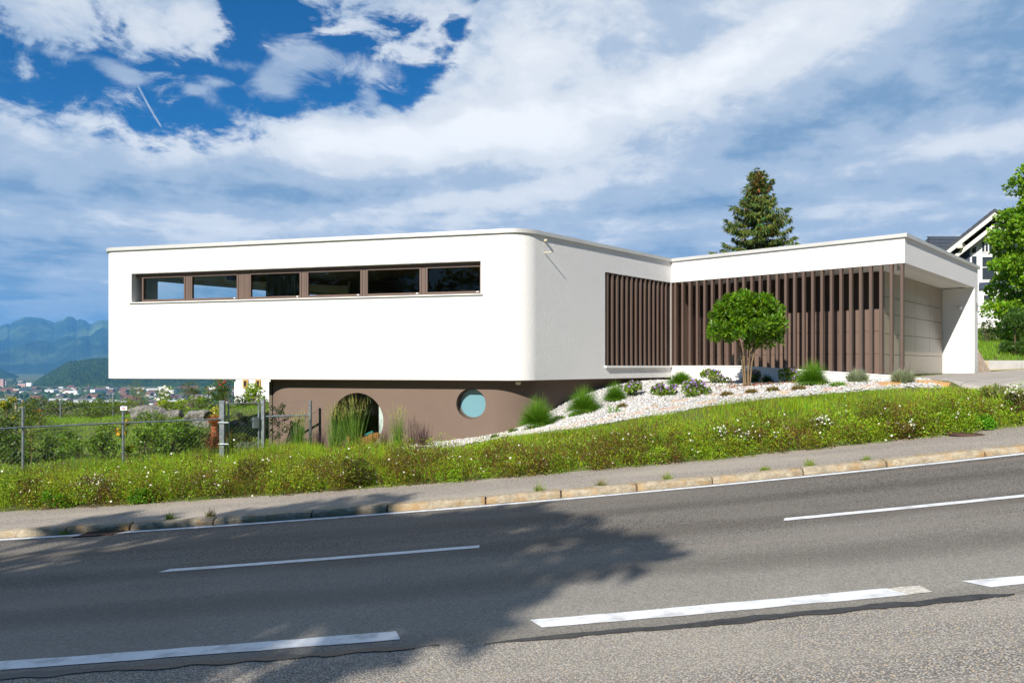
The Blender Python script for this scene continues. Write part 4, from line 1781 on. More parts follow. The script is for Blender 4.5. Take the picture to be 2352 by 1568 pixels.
fence2 = thing('chain_link_fence', 'short chain link fence panel between the gate and the brown house wall', 'fence', (pF.x, pF.y, ZG))
mb = MB()
mb.tube([(pF.x, pF.y, ZG - 0.2), (pF.x, pF.y, ZTOP)], 0.034, 10)
mb.build('post', M['zinc'], fence2, smooth=40)
mb = MB()
mb.tube([(pE.x + 0.06, pE.y, ZR), (pF.x, pF.y, ZR)], 0.024, 8)
mb.build('rail', M['zinc'], fence2, smooth=40)
link_mesh(pE + Vector((0.06, 0.03, 0)), pF, ZG + 0.05, ZTOP - 0.01).build('wire_mesh', M['zinc'], fence2)
gate = thing('garden_gate', 'narrow galvanised garden gate with wire mesh and a lock box', 'gate', ((pD.x + pE.x) / 2, (pD.y + pE.y) / 2, ZG))
gd_ = (pE - pD).normalized()
grz = math.atan2(gd_.y, gd_.x)
for p, w in ((pD + gd_ * 0.06, 0.10), (pE - gd_ * 0.01, 0.08)):
    mb = MB()
    mb.box((p.x, p.y, (ZG - 0.2 + ZTOP + 0.03) / 2), (w, 0.10, ZTOP + 0.03 - ZG + 0.2), 0.0)
    mb.box((p.x, p.y, ZTOP + 0.04), (w + 0.012, 0.112, 0.02), 0.0)
    mb.build('gate_post', M['zinc'], gate)
g0, g1 = pD + gd_ * 0.20, pE - gd_ * 0.12
zt_ = ZTOP - 0.03
mb = MB()
mb.tube([(g0.x, g0.y, ZG + 0.03), (g0.x, g0.y, zt_), (g1.x, g1.y, zt_), (g1.x, g1.y, ZG + 0.03), (g0.x, g0.y, ZG + 0.03)], 0.024, 8)
mb.build('frame', M['zinc'], gate)
link_mesh(g0, g1, ZG + 0.05, zt_).build('wire_mesh', M['zinc'], gate)
mb = MB()
lk = g1 - gd_ * 0.07
mb.box((lk.x, lk.y - 0.02, -1.30), (0.13, 0.06, 0.24), grz)
mb.box((lk.x - 0.02, lk.y - 0.07, -1.24), (0.14, 0.02, 0.022), grz)
mb.build('lock_box', M['zinc'], gate)
for z in (-1.25, -1.72):
    mb = MB()
    h0 = pD + gd_ * 0.06
    mb.tube([(h0.x - 0.07, h0.y - 0.06, z), (h0.x + 0.16, h0.y - 0.06, z)], 0.016, 6)
    mb.build('hinge', M['zinc'], gate)
sg = pC + (pC - pB).normalized() * 0.02
sign = thing('warning_sign', 'small white sign with red mark tied to the fence beside a post', 'sign', (sg.x, sg.y, -0.90))
mb = MB()
mb.box((sg.x + 0.02, sg.y - 0.06, -0.87), (0.13, 0.006, 0.085), 0.2)
mb.build('plate', M['signwhite'], sign)
mb = MB()
mb.box((sg.x + 0.015, sg.y - 0.066, -0.865), (0.035, 0.004, 0.02), 0.2)
mb.box((sg.x + 0.035, sg.y - 0.066, -0.88), (0.02, 0.004, 0.014), 0.2)
mb.build('red_mark', M['signred'], sign)
# stakes behind the garden
for px, pyt, Y, wood, lab in ((37, 917, 22, 1, 'left one of two close wooden stakes among left garden shrubs'), (52, 917, 22, 1, 'right one of two close wooden stakes among left garden shrubs'),
                              (139, 917, 29, 0, 'thin steel stake standing left of the white house corner'), (260, 906, 29, 0, 'thin steel stake rising just right of the white house corner'),
                              (375, 897, 30, 0, 'thin steel stake beside the white flowering rose'), (478, 888, 30, 0, 'thin steel stake in front of the dark round shrub')):
    p = at(px, pyt, Y)
    zg = gz(p.x, p.y)
    mb = MB()
    mb.tube([(p.x, p.y, zg - 0.1), (p.x, p.y, p.z)], 0.03 if not wood else 0.035, 7)
    o = mb.build('garden_stake', M['zinc'] if not wood else M['grey_wood'], smooth=40)
    tag(o, lab, 'stake', 'stakes along the garden edge')

# ------------------------------------------------------------------ garden rocks
rb = bmesh.new()
bmesh.ops.create_icosphere(rb, subdivisions=4, radius=1)
RV = np.array([v.co[:] for v in rb.verts])
RF = np.array([[v.index for v in f.verts] for f in rb.faces])
rb.free()


def rock(label, px0, px1, py0, py1, Y, m=None, name='boulder', group='boulders of the garden wall', seed=0):
    a, b = at(px0, py1, Y), at(px1, py0, Y)
    c = (a + b) / 2
    w, h = abs(b.x - a.x) / 2, abs(b.z - a.z) / 2
    d = max(w * 0.7, h)
    V = RV.copy()
    rr_ = np.random.default_rng(seed + 100)
    for _ in range(16):
        nn = rr_.normal(size=3) * np.array([1, 1, 0.8])
        nn /= np.linalg.norm(nn)
        V = V - np.maximum(V @ nn - rr_.uniform(0.66, 0.9), 0)[:, None] * nn
    V = V * 1.18
    r = 1 + 0.10 * fbm(V[:, 0] * 1.3 + seed, V[:, 1] * 1.3 + V[:, 2] * 1.1, 4, seed) + 0.10 * fbm(V[:, 0] * 5 + V[:, 2] * 3, V[:, 1] * 5 + seed, 3, seed + 3)
    V = V * r[:, None] * np.array([w, d, h * 1.15])
    V[:, 2] -= h * 0.1
    V = V + np.array([c.x, c.y + d * 0.5, c.z])
    o = npmesh(name, V, RF, m or M['rock'], smooth=False)
    return tag(o, label, 'rock', group)


def zq(zx_, zy_):
    return (300 + zx_ / 5.2267) / 1.0884, (930 + zy_ / 5.2267) / 1.0884


for k, (x0, x1, y0, y1, mm, lab) in enumerate((
        (95, 560, 440, 655, 'rock', 'largest grey boulder, leftmost of the garden rock wall'),
        (575, 815, 485, 640, 'rock', 'angular grey boulder second from left in the garden rock wall'),
        (815, 1165, 495, 640, 'rock', 'flat topped pale boulder left of the rust column'),
        (575, 720, 640, 740, 'rock', 'small grey boulder low in front of the angular boulder'),
        (870, 1225, 640, 790, 'rock', 'low wide grey boulder at lawn level left of the gate'),
        (1405, 1570, 620, 775, 'rock', 'grey boulder seen through the gate, left of the cream one'),
        (1525, 1690, 665, 810, 'rock_cream', 'cream coloured boulder seen through the gate'),
        (1680, 1790, 665, 765, 'rock', 'grey boulder right of the cream one behind the gate lock'))):
    p0, p1_ = zq(x0, y0), zq(x1, y1)
    rock(lab, p0[0], p1_[0], p0[1], p1_[1], 24.6 - (0.4 if y0 > 610 else 0), M[mm], seed=k * 3 + 1)
for k, (x0, x1, y0, y1, lab) in enumerate(((100, 400, 1055, 1130, 'low flat stone edging left in the lawn behind the fence'), (790, 1075, 1035, 1085, 'low flat stone edging just left of the rust column foot'))):
    p0, p1_ = zq(x0, y0), zq(x1, y1)
    rock(lab, p0[0], p1_[0], p0[1], p1_[1], 17.6, M['rock'], 'edging_stone', 'edging stones in the lawn', 50 + k)

# rust column with its straw head
cp = at(492.5, 1040, 18.3)
cz = gz(cp.x, cp.y)
col_ = thing('garden_column', 'rust brown clay column topped by a bundle of orange straw beside the gate', 'garden ornament', (cp.x, cp.y, cz))
k18 = 18.3 / F
mb = MB()
zc0, zc1 = (HY - 1018) * k18, (HY - 978) * k18
mb.tube([(cp.x, cp.y, cz - 0.05), (cp.x, cp.y, zc0), (cp.x, cp.y, (zc0 + zc1) / 2 - 0.05), (cp.x, cp.y, (zc0 + zc1) / 2 - 0.03), (cp.x, cp.y, (zc0 + zc1) / 2), (cp.x, cp.y, zc1 - 0.06), (cp.x, cp.y, zc1 - 0.05), (cp.x, cp.y, zc1)],
        [0.11, 0.095, 0.09, 0.105, 0.085, 0.085, 0.10, 0.09], 14)
mb.build('shaft', M['rust'], col_, smooth=40)
n = 700
P0 = np.zeros((n, 3)) + np.array([cp.x, cp.y, zc1 - 0.02])
blades('straw', P0, lean(n, 0.75), rng.uniform(0.2, 0.36, n), 0.012, rng.uniform(0, 0.5, n), shade((0.42, 0.17, 0.045), n, 0.35), parent=col_)
n = 600
P0 = np.array([cp.x, cp.y, cz])[None] + rng.normal(0, 0.10, (n, 3)) * np.array([1, 1, 0])
blades('dry_grass', P0, lean(n, 0.5), rng.uniform(0.2, 0.55, n), 0.012, rng.uniform(0, 0.8, n), shade((0.28, 0.10, 0.035), n, 0.4), parent=col_)

# ------------------------------------------------------------------ grasses of the gravel bed


def fountain(label, px, py, wpx, hpx, base, n=1500, cat='ornamental grass', group='fountain grass clumps on the gravel', dx=0):
    p = hit(px, py)
    s = p.y / F
    w, h = wpx * s, hpx * s
    t = thing('fountain_grass', label, cat, p, group)
    n = int(n * 2.2)
    w *= 1.06
    h *= 1.06
    a = rng.uniform(0, 6.283, n)
    q = rng.random(n) ** 0.6
    th = q ** 0.85 * 1.72
    D = np.stack([np.sin(th) * np.cos(a), np.sin(th) * np.sin(a), np.cos(th) + 0.16], 1)
    P0 = np.stack([np.cos(a) * q * w * 0.13, np.sin(a) * q * w * 0.13, np.full(n, 0.16 * h)], 1)
    H = 1.0 / np.sqrt((np.sin(th) / (0.46 * w)) ** 2 + (np.cos(th) / (0.92 * h)) ** 2) * rng.uniform(0.66, 1.06, n)
    blades('blades', P0, D, H, 0.0065, 0.30 + 0.55 * q * rng.uniform(0.6, 1.4, n), shade(base, n, 0.32), parent=t, seg=4, local=True)
    m2 = int(n * 0.12)
    a = rng.uniform(0, 6.283, m2)
    P1 = np.stack([np.cos(a) * w * 0.14, np.sin(a) * w * 0.14, np.zeros(m2)], 1)
    D1_ = np.stack([np.cos(a), np.sin(a), np.full(m2, 0.5)], 1)
    blades('dry_blades', P1, D1_, rng.uniform(0.1, 0.2, m2), 0.007, 0.6, shade((0.30, 0.20, 0.08), m2, 0.3), parent=t, local=True)
    return t


GR = (0.080, 0.170, 0.011)
fountain('largest green fountain grass, lowest on the gravel slope by the brown wall', 1235, 984, 92, 76, GR, 2000)
fountain('round green fountain grass in the middle of the gravel slope', 1342, 950, 84, 64, GR, 1800)
fountain('small green fountain grass left of the purple geraniums', 1412, 922, 58, 46, GR, 1200)
fountain('low wide green fountain grass at the inner corner of the house', 1565, 884, 74, 34, GR, 1300)
fountain('tall green fountain grass in front of the slats right of the round tree', 1866, 886, 76, 60, GR, 1800)
fountain('small dark green fountain grass in shade right of the tree stems', 1761, 881, 36, 24, (0.03, 0.07, 0.02), 600)


def reed(label, px, py, wpx, hpx, base, n=420, plume=True, group='upright reed grasses along the brown wall', name='reed_grass', Y=None):
    p = hit(px, py) if Y is None else at(px, py, Y)
    s = p.y / F
    w, h = wpx * s, hpx * s
    t = thing(name, label, 'ornamental grass', p, group)
    P0 = np.stack([rng.normal(0, w * 0.15, n), rng.normal(0, w * 0.13, n), np.zeros(n) - 0.02], 1)
    D = unit(np.stack([P0[:, 0] * 1.1 / max(w, 0.01) * 0.45 + rng.normal(0, 0.07, n), rng.normal(0, 0.10, n), np.ones(n)], 1))
    H = h * rng.uniform(0.4, 1.0, n)
    c = shade(base, n, 0.3)
    blades('blades', P0, D, H, 0.0085, rng.uniform(0.05, 0.35, n), c, parent=t, seg=3, local=True)
    if plume:
        k = n // 2
        j = rng.integers(0, n, k)
        Pt = P0[j] + D[j] * (h * rng.uniform(0.66, 0.95, k))[:, None]
        blades('plumes', Pt, unit(D[j] + rng.normal(0, 0.22, (k, 3))), h * rng.uniform(0.08, 0.2, k), 0.006, 0.3, shade((0.26, 0.27, 0.08), k, 0.3), parent=t, local=True)
    m2 = n // 3
    P1 = np.stack([rng.normal(0, w * 0.25, m2), rng.normal(0, w * 0.2, m2), np.zeros(m2)], 1)
    blades('base_blades', P1, lean(m2, 0.9), rng.uniform(0.12, 0.4, m2), 0.007, 0.8, shade((0.20, 0.22, 0.06) if plume else (0.16, 0.14, 0.06), m2, 0.3), parent=t, local=True)
    return t


RG = (0.085, 0.155, 0.022)
reed('upright reed grass standing at the last fence post', 686, 1042, 34, 102, RG, 210, Y=17.05)
reed('leftmost tall reed grass covering the left edge of the big round window', 772, 1040, 46, 116, RG, 300, Y=17.0)
reed('tallest reed grass in the middle of the big round window', 814, 1040, 36, 130, RG, 280, Y=16.95)
reed('narrow reed grass between the two round windows', 914, 1031, 34, 102, RG, 190)
PU = (0.075, 0.045, 0.055)
reed('purple brown grass left of the big round window', 738, 1042, 24, 60, PU, 120, False, 'purple grasses along the brown wall', 'purple_grass', Y=17.05)
reed('purple brown grass at the right edge of the big round window', 882, 1036, 24, 70, PU, 110, False, 'purple grasses along the brown wall', 'purple_grass')
reed('purple brown grass standing alone below the small round window', 971, 1027, 34, 66, PU, 170, False, 'purple grasses along the brown wall', 'purple_grass')

GE_ = (0.115, 0.175, 0.022)
VI = (0.42, 0.22, 0.66)
for px, py, w, h, lab in ((1450, 912, 50, 38, 'purple flowering geranium right beside the small fountain grass'),
                          (1524, 911, 62, 32, 'purple flowering geranium in the middle of the row below the house corner'),
                          (1605, 911, 72, 40, 'purple flowering geranium left of the round tree stems'),
                          (1643, 882, 78, 35, 'purple flowering geranium against the white plinth left of the tree'),
                          (1730, 881, 44, 32, 'purple flowering geranium shaded directly behind the tree stems'),
                          (1815, 881, 48, 38, 'purple flowering geranium left of the tall fountain grass by the slats')):
    p = hit(px, py)
    s = p.y / F
    shrub('geranium', lab, 'flowering plant', p, w * s, h * s * 0.9, GE_, 1100, 0.05, 0.042, VI, 70, 0.045, 'purple geraniums on the gravel', stems=False, up=0.7)
LV = (0.20, 0.235, 0.15)
for px, py, w, h, lab in ((1969, 880, 62, 36, 'grey green lavender bush in front of the right end of the plinth'), (2074, 882, 64, 40, 'grey green lavender bush at the driveway corner')):
    p = hit(px, py)
    s = p.y / F
    t = thing('lavender', lab, 'shrub', p, 'lavender bushes by the driveway')
    n = 2200
    a = rng.uniform(0, 6.283, n)
    q = rng.random(n) ** 0.6
    th = q * 1.25
    D = np.stack([np.sin(th) * np.cos(a), np.sin(th) * np.sin(a), np.cos(th)], 1)
    P0 = D * np.array([w * s * 0.28, w * s * 0.28, h * s * 0.35]) * rng.uniform(0.3, 1.0, (n, 1))
    blades('foliage', P0, unit(D + rng.normal(0, 0.25, (n, 3)) + np.array([0, 0, 0.4])), rng.uniform(0.10, 0.24, n), 0.010, 0.05, shade(LV, n, 0.3, 0.05), parent=t, local=True)
    m2 = 70
    j = rng.integers(0, n, m2)
    blades('flower_stems', P0[j], unit(D[j] + np.array([0.0, 0, 0.8])), rng.uniform(0.25, 0.42, m2), 0.008, 0.05, shade((0.17, 0.14, 0.16), m2, 0.3), parent=t, local=True)
for px, py, w, lab, c in ((1133, 999, 20, 'upper left of three flat green cushion plants low on the gravel', 0), (1180, 995, 22, 'rightmost of three flat green cushion plants low on the gravel', 0),
                          (1137, 1009, 16, 'lowest and smallest of three flat green cushion plants on the gravel', 0), (1286, 966, 30, 'flat green cushion plant right of the largest fountain grass', 0),
                          (1322, 958, 30, 'bright green tuft at the foot of the middle fountain grass', 1), (1430, 938, 20, 'olive brown cushion plant in the open middle gravel', 2),
                          (1670, 912, 26, 'olive brown cushion plant left below the round tree', 2), (1726, 906, 24, 'olive cushion plant right below the round tree', 2),
                          (1775, 901, 26, 'olive brown cushion plant on gravel further right of the tree', 2), (1835, 898, 28, 'brownish cushion plant below the tall fountain grass', 2),
                          (1410, 952, 20, 'thin green weed in the gravel below the middle fountain grass', 3), (1925, 890, 36, 'bright green low plant right of the tall fountain grass', 1)):
    p = hit(px, py)
    s = p.y / F
    col = [(0.07, 0.12, 0.02), (0.10, 0.2, 0.025), (0.20, 0.15, 0.04), (0.1, 0.19, 0.03)][c]
    n = 360 if c != 3 else 40
    q, d = ball(n, 0.5)
    q = q * np.array([w * s / 2, w * s / 2 * 0.8, 0.05]) + np.array([0, 0, 0.03])
    t = thing('cushion_plant', lab, 'low plant', p, 'cushion plants on the gravel')
    leaves('foliage', q, d + np.array([0, 0, 0.8]), (0.045 if c != 3 else 0.13) * rng.uniform(0.6, 1.3, n), 0.018, shade(col, n, 0.3), parent=t, local=True)
    blades('shoots', q[:n // 3], lean(n // 3, 0.5), rng.uniform(0.05, 0.1, n // 3), 0.006, 0.3, shade(col, n // 3, 0.3), parent=t, local=True)
# fallen leaves below the round tree
tb = Vector((5.28, 16.6, gz(5.28, 16.6)))
n = 260
P0 = np.column_stack([rng.normal(tb.x - 0.05, 0.65, n), rng.normal(tb.y - 0.35, 0.6, n), np.zeros(n)])
P0[:, 2] = ground(P0[:, 0], P0[:, 1]) + 0.075
o = leaves('fallen_leaves', P0, rng.normal(size=(n, 3)) * np.array([1, 1, 0.15]), 0.06, 0.03, shade((0.28, 0.10, 0.05), n, 0.4))
o['kind'] = 'stuff'
# weeds scattered on the gravel
n = 1500
t_, v_ = rng.random(n), rng.random(n) ** 1.8 * 0.9
P0 = gl(t_, v_)
P0 = np.column_stack([P0, ground(P0[:, 0], P0[:, 1]) + 0.04])
o = blades('gravel_weeds', P0, lean(n, 0.6), rng.uniform(0.04, 0.13, n), 0.007, 0.5, shade((0.22, 0.24, 0.05), n, 0.35))
o['kind'] = 'stuff'

# sandstone slabs along the lower edge of the gravel
slabs = []
sr = random.Random(21)


def slab(px, py, wpx, dm, m, lab, grp='red sandstone slabs edging the gravel', Y=None):
    p = hit(px, py)
    w = wpx * p.y / F / 2
    d = dm / 2
    n = 7
    poly = []
    for k in range(n):
        a = 2 * math.pi * k / n + sr.uniform(-0.25, 0.25)
        poly.append((p.x + math.cos(a) * w * sr.uniform(0.85, 1.15), p.y + math.sin(a) * d * sr.uniform(0.85, 1.15)))
    zt = [gz(x, y) + 0.052 for x, y in poly]
    mb = MB()
    mb.prism(poly, [z - 0.10 for z in zt], zt)
    return tag(mb.build('stepping_slab', m), lab, 'stone slab', grp)


slab(2128, 881, 64, 0.42, M['slab_orange'], 'largest orange sandstone slab at the driveway corner')
slab(2045, 885, 56, 0.36, M['slab_orange'], 'orange sandstone slab left of the largest one by the driveway')
slab(2165, 885, 40, 0.22, M['slab_orange'], 'narrow orange slab right below the largest one')
lowred = 'flat reddish sandstone slab in the edging row between gravel and grass'
for k in range(26):
    tt = k / 25
    g_ = gl(np.array([0.30 + 0.64 * tt]), np.array([0.075 + 0.075 * (k % 2) + sr.uniform(-0.02, 0.02)]))[0]
    w = sr.uniform(0.16, 0.28)
    d = sr.uniform(0.08, 0.14)
    poly = []
    for q in range(6):
        a = 2 * math.pi * q / 6 + sr.uniform(-0.3, 0.3)
        poly.append((g_[0] + math.cos(a) * w * sr.uniform(0.85, 1.15), g_[1] + math.sin(a) * d * sr.uniform(0.85, 1.15)))
    zt = [gz(x, y) + 0.046 for x, y in poly]
    mb = MB()
    mb.prism(poly, [z - 0.1 for z in zt], zt)
    tag(mb.build('stepping_slab', M['slab']), lowred, 'stone slab', 'red sandstone slabs edging the gravel')

# round multi-stemmed tree
rt = thing('round_tree', 'small multi-stemmed tree with a dense round green crown on the gravel', 'tree', tb)
k16 = 16.6 / F
zc = (HY - 737) * k16 - tb.z
cw, chh = 81 * k16, 70 * k16
mb = MB()
for k in range(8):
    a = k * 0.785 + 0.3
    r0 = 0.05
    e = Vector((math.cos(a) * cw * 0.48, math.sin(a) * cw * 0.45, zc - chh * 0.35 + 0.25 * (k % 2)))
    s = Vector((math.cos(a) * r0, math.sin(a) * r0, -0.1))
    mid = Vector((math.cos(a) * (0.06 + 0.12 * (k % 3) / 2), math.sin(a) * 0.09, (zc - chh) * 0.72))
    mid2 = mid.lerp(e, 0.45) + Vector((0, 0, 0.10))
    mb.tube([s, mid * 0.5 + s * 0.5, mid, mid2, e], [0.024, 0.019, 0.016, 0.013, 0.005], 7)
mb.build('trunk', M['pale_bark'], rt, smooth=60).matrix_parent_inverse = Matrix.Identity(4)
cen, rad = [], []
for k in range(150):
    d = unit(rng.normal(size=(1, 3)))[0]
    q = rng.uniform(0.55, 0.92) if k > 30 else rng.uniform(0.0, 0.5)
    c = d * q * np.array([cw, cw, chh]) + np.array([0, 0, zc])
    if d[2] < 0:
        c[:2] *= 1 + 0.38 * -d[2]
    if d[2] < -0.55:
        c[2] += chh * 0.10
    cen.append(c)
    rad.append(rng.uniform(0.10, 0.19))
P, D, l, wd, c = clump_leaves(cen, rad, 150, 0.088, 0.036, (0.062, 0.136, 0.005), 0.32, 0.8, up=0.55)
yl = rng.random(len(c)) < 0.22
c[yl] *= np.array([1.7, 1.35, 0.9])
leaves('crown', P, D, l, wd, c, parent=rt, local=True, fold=0.16)

# black sack behind the slats
bp_ = I + WD * (WL * 0.235) + WN * 1.12
V = RV * (1 + 0.10 * fbm(RV[:, 0] * 3 + RV[:, 2] * 2, RV[:, 1] * 3 + RV[:, 2], 4, 4))[:, None] * np.array([0.19, 0.17, 0.36])
V[:, 2] = np.maximum(V[:, 2], -0.2)
tag(npmesh('rubbish_sack', V + np.array([bp_.x, bp_.y, 0.0]), RF, M['black'], smooth=True), 'black plastic sack standing on the terrace behind the slats', 'sack')
# pallet of planks leaning on the end of the garage wall
pz = gz(14.3, 22.4) + 0.04
pl_ = thing('wooden_pallet', 'weathered wooden pallet leaning against the right end of the garage wall', 'pallet', (14.5, 22.3, pz))
top_y = at(2250, 821, 22.2)
for k in range(5):
    mb = MB()
    b_ = Vector((14.30 + 0.095 * k, 22.62 + 0.02 * k, pz + 0.02))
    e_ = b_ + Vector((-0.36, 0.10, 0.72))
    mb.tube([b_, e_], 0.042, 4)
    mb.build('plank', M['grey_wood'], pl_)
for f_ in (0.06, 0.5):
    mb = MB()
    q_ = Vector((14.30 - 0.36 * f_, 22.68 + 0.10 * f_, pz + 0.02 + 0.72 * f_))
    mb.tube([q_ - Vector((0.04, 0, 0)), q_ + Vector((0.40, 0.08, 0))], 0.03, 4)
    mb.build('crossbar', M['grey_wood'], pl_)
# retaining walls beyond the driveway
rw = thing('retaining_wall', 'low retaining wall of pale concrete below the green slope at right', 'wall', (18, 25.3, -0.25))
mb = MB()
for k in range(7):
    x0 = 16.06 + k * 1.35
    mb.box((x0 + 0.67, 25.35, 0.0), (1.34, 0.3, 0.36), 0)
mb.build('upper_block', M['concrete'], rw)
mb = MB()
mb.box((20.7, 25.2, -0.27), (9.3, 0.45, 0.30), 0)
mb.build('footing', M['stained_concrete'], rw)
rs = thing('raised_bed', 'yellowish concrete block with a rust steel edge behind the pallet', 'garden bed', (15.3, 25, -0.25))
mb = MB()
mb.box((15.2, 25.1, -0.1), (1.7, 0.5, 0.52), 0)
mb.build('block', M['stained_concrete'], rs)
mb = MB()
mb.box((15.1, 25.15, 0.215), (1.5, 0.45, 0.11), 0)
mb.build('steel_edge', M['corten'], rs)
mc = at(2215, 1001, 11.4)
mb = MB()
mz = float(zpav(mc.x)) - 0.008
mb.tube([(mc.x, 11.3, mz - 0.02), (mc.x, 11.3, mz + 0.004)], 0.33, 28)
mb.tube([(mc.x, 11.3, mz + 0.004), (mc.x, 11.3, mz + 0.010)], [0.29, 0.285], 28)
tag(mb.build('manhole_cover', M['iron']), 'round rusty manhole cover at the right edge of the pavement', 'manhole cover')
mb = MB()
for k in range(9):
    gx_ = -5.58 + k * 0.056
    mb.box((gx_, 9.58, float(zroad(gx_, 9.58)) - 0.002), (0.026, 0.26, 0.02), 0)
for yy in (9.44, 9.72):
    mb.box((-5.36, yy, float(zroad(-5.36, yy)) + 0.001), (0.5, 0.024, 0.03), 0, ry=-0.06)
tag(mb.build('drain_grate', M['iron']), 'rusty drain grate in the gutter where the white edge line breaks', 'drain')

# ------------------------------------------------------------------ verge between pavement and gravel


def verge_top(X):
    """far edge of the grass: the gravel bed on the right, the fence on the left"""
    ge = np.array(GE)
    r = np.interp(X, ge[:, 0], ge[:, 1])
    fe = np.array([(p.x, p.y) for p in (pA, pB, pC, pD, pE, pF)])
    l = np.interp(X, fe[:, 0], fe[:, 1]) + 0.5
    r = np.where(X > 7.8, 13.3 - (X - 7.8) * 0.22, r)
    r = np.maximum(r, 12.5)
    return np.where(X < -3.8, np.where(X > -4.6, 15.9 + (-(X + 3.8)) * 1.2, l), r)


def verge_pts(n, v0, v1, xlo=-12.5, xhi=11.5, power=1.0):
    X = rng.uniform(xlo, xhi, n)
    v = v0 + (v1 - v0) * rng.random(n) ** power
    Y = 11.42 + v * (verge_top(X) - 11.42)
    return X, Y, v


n = 190000
X, Y, v = verge_pts(n, 0.05, 1.0)
patch = fbm(X * 0.9, Y * 0.9, 3, 17)
keep = rng.random(n) < np.clip(0.80 + 1.1 * patch, 0.25, 1)
X, Y, v, patch = X[keep], Y[keep], v[keep], patch[keep]
n = len(X)
tall = np.where(X < -2, 1.35, 0.80 - 0.25 * smooth01((v - 0.55) / 0.4)) * (1 + 0.9 * np.clip(fbm(X * 1.6, Y * 1.6, 2, 23), -0.6, 0.7))
H = rng.uniform(0.09, 0.24, n) * tall
P0 = np.column_stack([X, Y, ground(X, Y) - 0.01])
c = shade((0.185, 0.290, 0.008), n, 0.42, 0.25)
dry = rng.random(n) < 0.16 + 0.16 * (fbm(X * 0.7, Y * 0.7, 2, 31) > 0.1)
c[dry] = shade((0.24, 0.19, 0.06), int(dry.sum()), 0.3)
c *= (0.85 + 0.5 * np.clip(fbm(X * 1.1, Y * 1.1, 2, 40), -0.5, 0.5))[:, None]
o = blades('verge_grass', P0, lean(n, 0.42), H, rng.uniform(0.004, 0.009, n), rng.uniform(0.1, 0.9, n), c)
o['kind'] = 'stuff'

# low brownish cover along the pavement
cen, rad, bases = [], [], []
for k in range(900):
    x = rng.uniform(-12.5, 11.5)
    depth = (0.75 if x < 0 else 0.55) * (1 + 0.5 * fbm(np.array([x * 0.8]), np.array([0.0]), 2, 50)[0])
    y = 11.33 + rng.random() ** 1.25 * depth * 1.75
    big = rng.random()
    r = rng.uniform(0.11, 0.25) * (1.2 if x < -1 else 1.0)
    z = gz(x, y) + r * rng.uniform(0.3, 1.35 if x > -1 else 1.8)
    cen.append((x, y, z))
    rad.append(r)
    g_ = fbm(np.array([x * 1.3]), np.array([y * 1.3 + 7]), 2, 60)[0]
    u_ = rng.random() + g_ * 0.5
    bases.append((0.135, 0.078, 0.020) if u_ < 0.40 else ((0.150, 0.185, 0.010) if u_ < 0.66 else (0.150, 0.240, 0.010)))
PP, DD, CC = [], [], []
for ce, r, b in zip(cen, rad, bases):
    k = 170
    q, d = ball(k, 0.3)
    PP.append(np.asarray(ce) + q * r * np.array([1.15, 1.0, 0.9]))
    DD.append(d + rng.normal(0, 0.5, (k, 3)) + np.array([0, -0.15, 0.5]))
    CC.append(shade(np.asarray(b) * rng.uniform(0.75, 1.25), k, 0.35, 0.18))
P, D, c = np.concatenate(PP), np.concatenate(DD), np.concatenate(CC)
P[:, 2] = np.maximum(P[:, 2], ground(P[:, 0], P[:, 1]) + 0.01)
P[:, 1] = np.maximum(P[:, 1], 11.24 + 0.06 * fbm(P[:, 0] * 3, P[:, 0] * 0, 3, 77))
n = len(P)
o = leaves('ground_cover', P, D, 0.027 * rng.uniform(0.6, 1.5, n), 0.017, c)
o['kind'] = 'stuff'
# wiry stems that stand above the cover
n = 2600
X, Y, v = verge_pts(n, 0.0, 0.5)
P0 = np.column_stack([X, Y, ground(X, Y) + 0.05])
o = blades('dry_stems', P0, lean(n, 0.35), rng.uniform(0.2, 0.5, n) * np.where(X < 0, 1.15, 0.8), 0.006, 0.15, shade((0.16, 0.085, 0.035), n, 0.4))
o['kind'] = 'stuff'
# broad-leaved weeds
n = 1000
X, Y, v = verge_pts(n, 0.1, 0.9)
P0 = np.column_stack([X, Y, ground(X, Y) + rng.uniform(0.02, 0.13, n) * np.where((X > -2) & (v > 0.6), 0.4, 1)])
PP = np.repeat(P0, 4, 0)
o = leaves('weeds', PP, lean(len(PP), 1.4, 0.7), rng.uniform(0.045, 0.10, len(PP)), 0.022, shade((0.15, 0.245, 0.012), len(PP), 0.3, 0.15))
o['kind'] = 'stuff'
# white flowers sprinkled over the cover
n = 300
idx = rng.integers(0, len(P), n)
sel = P[idx] + np.array([0, -0.03, 0.05])
flower_cluster('small_white_flowers', sel, 0.036, (0.78, 0.77, 0.70), None, 'stuff')
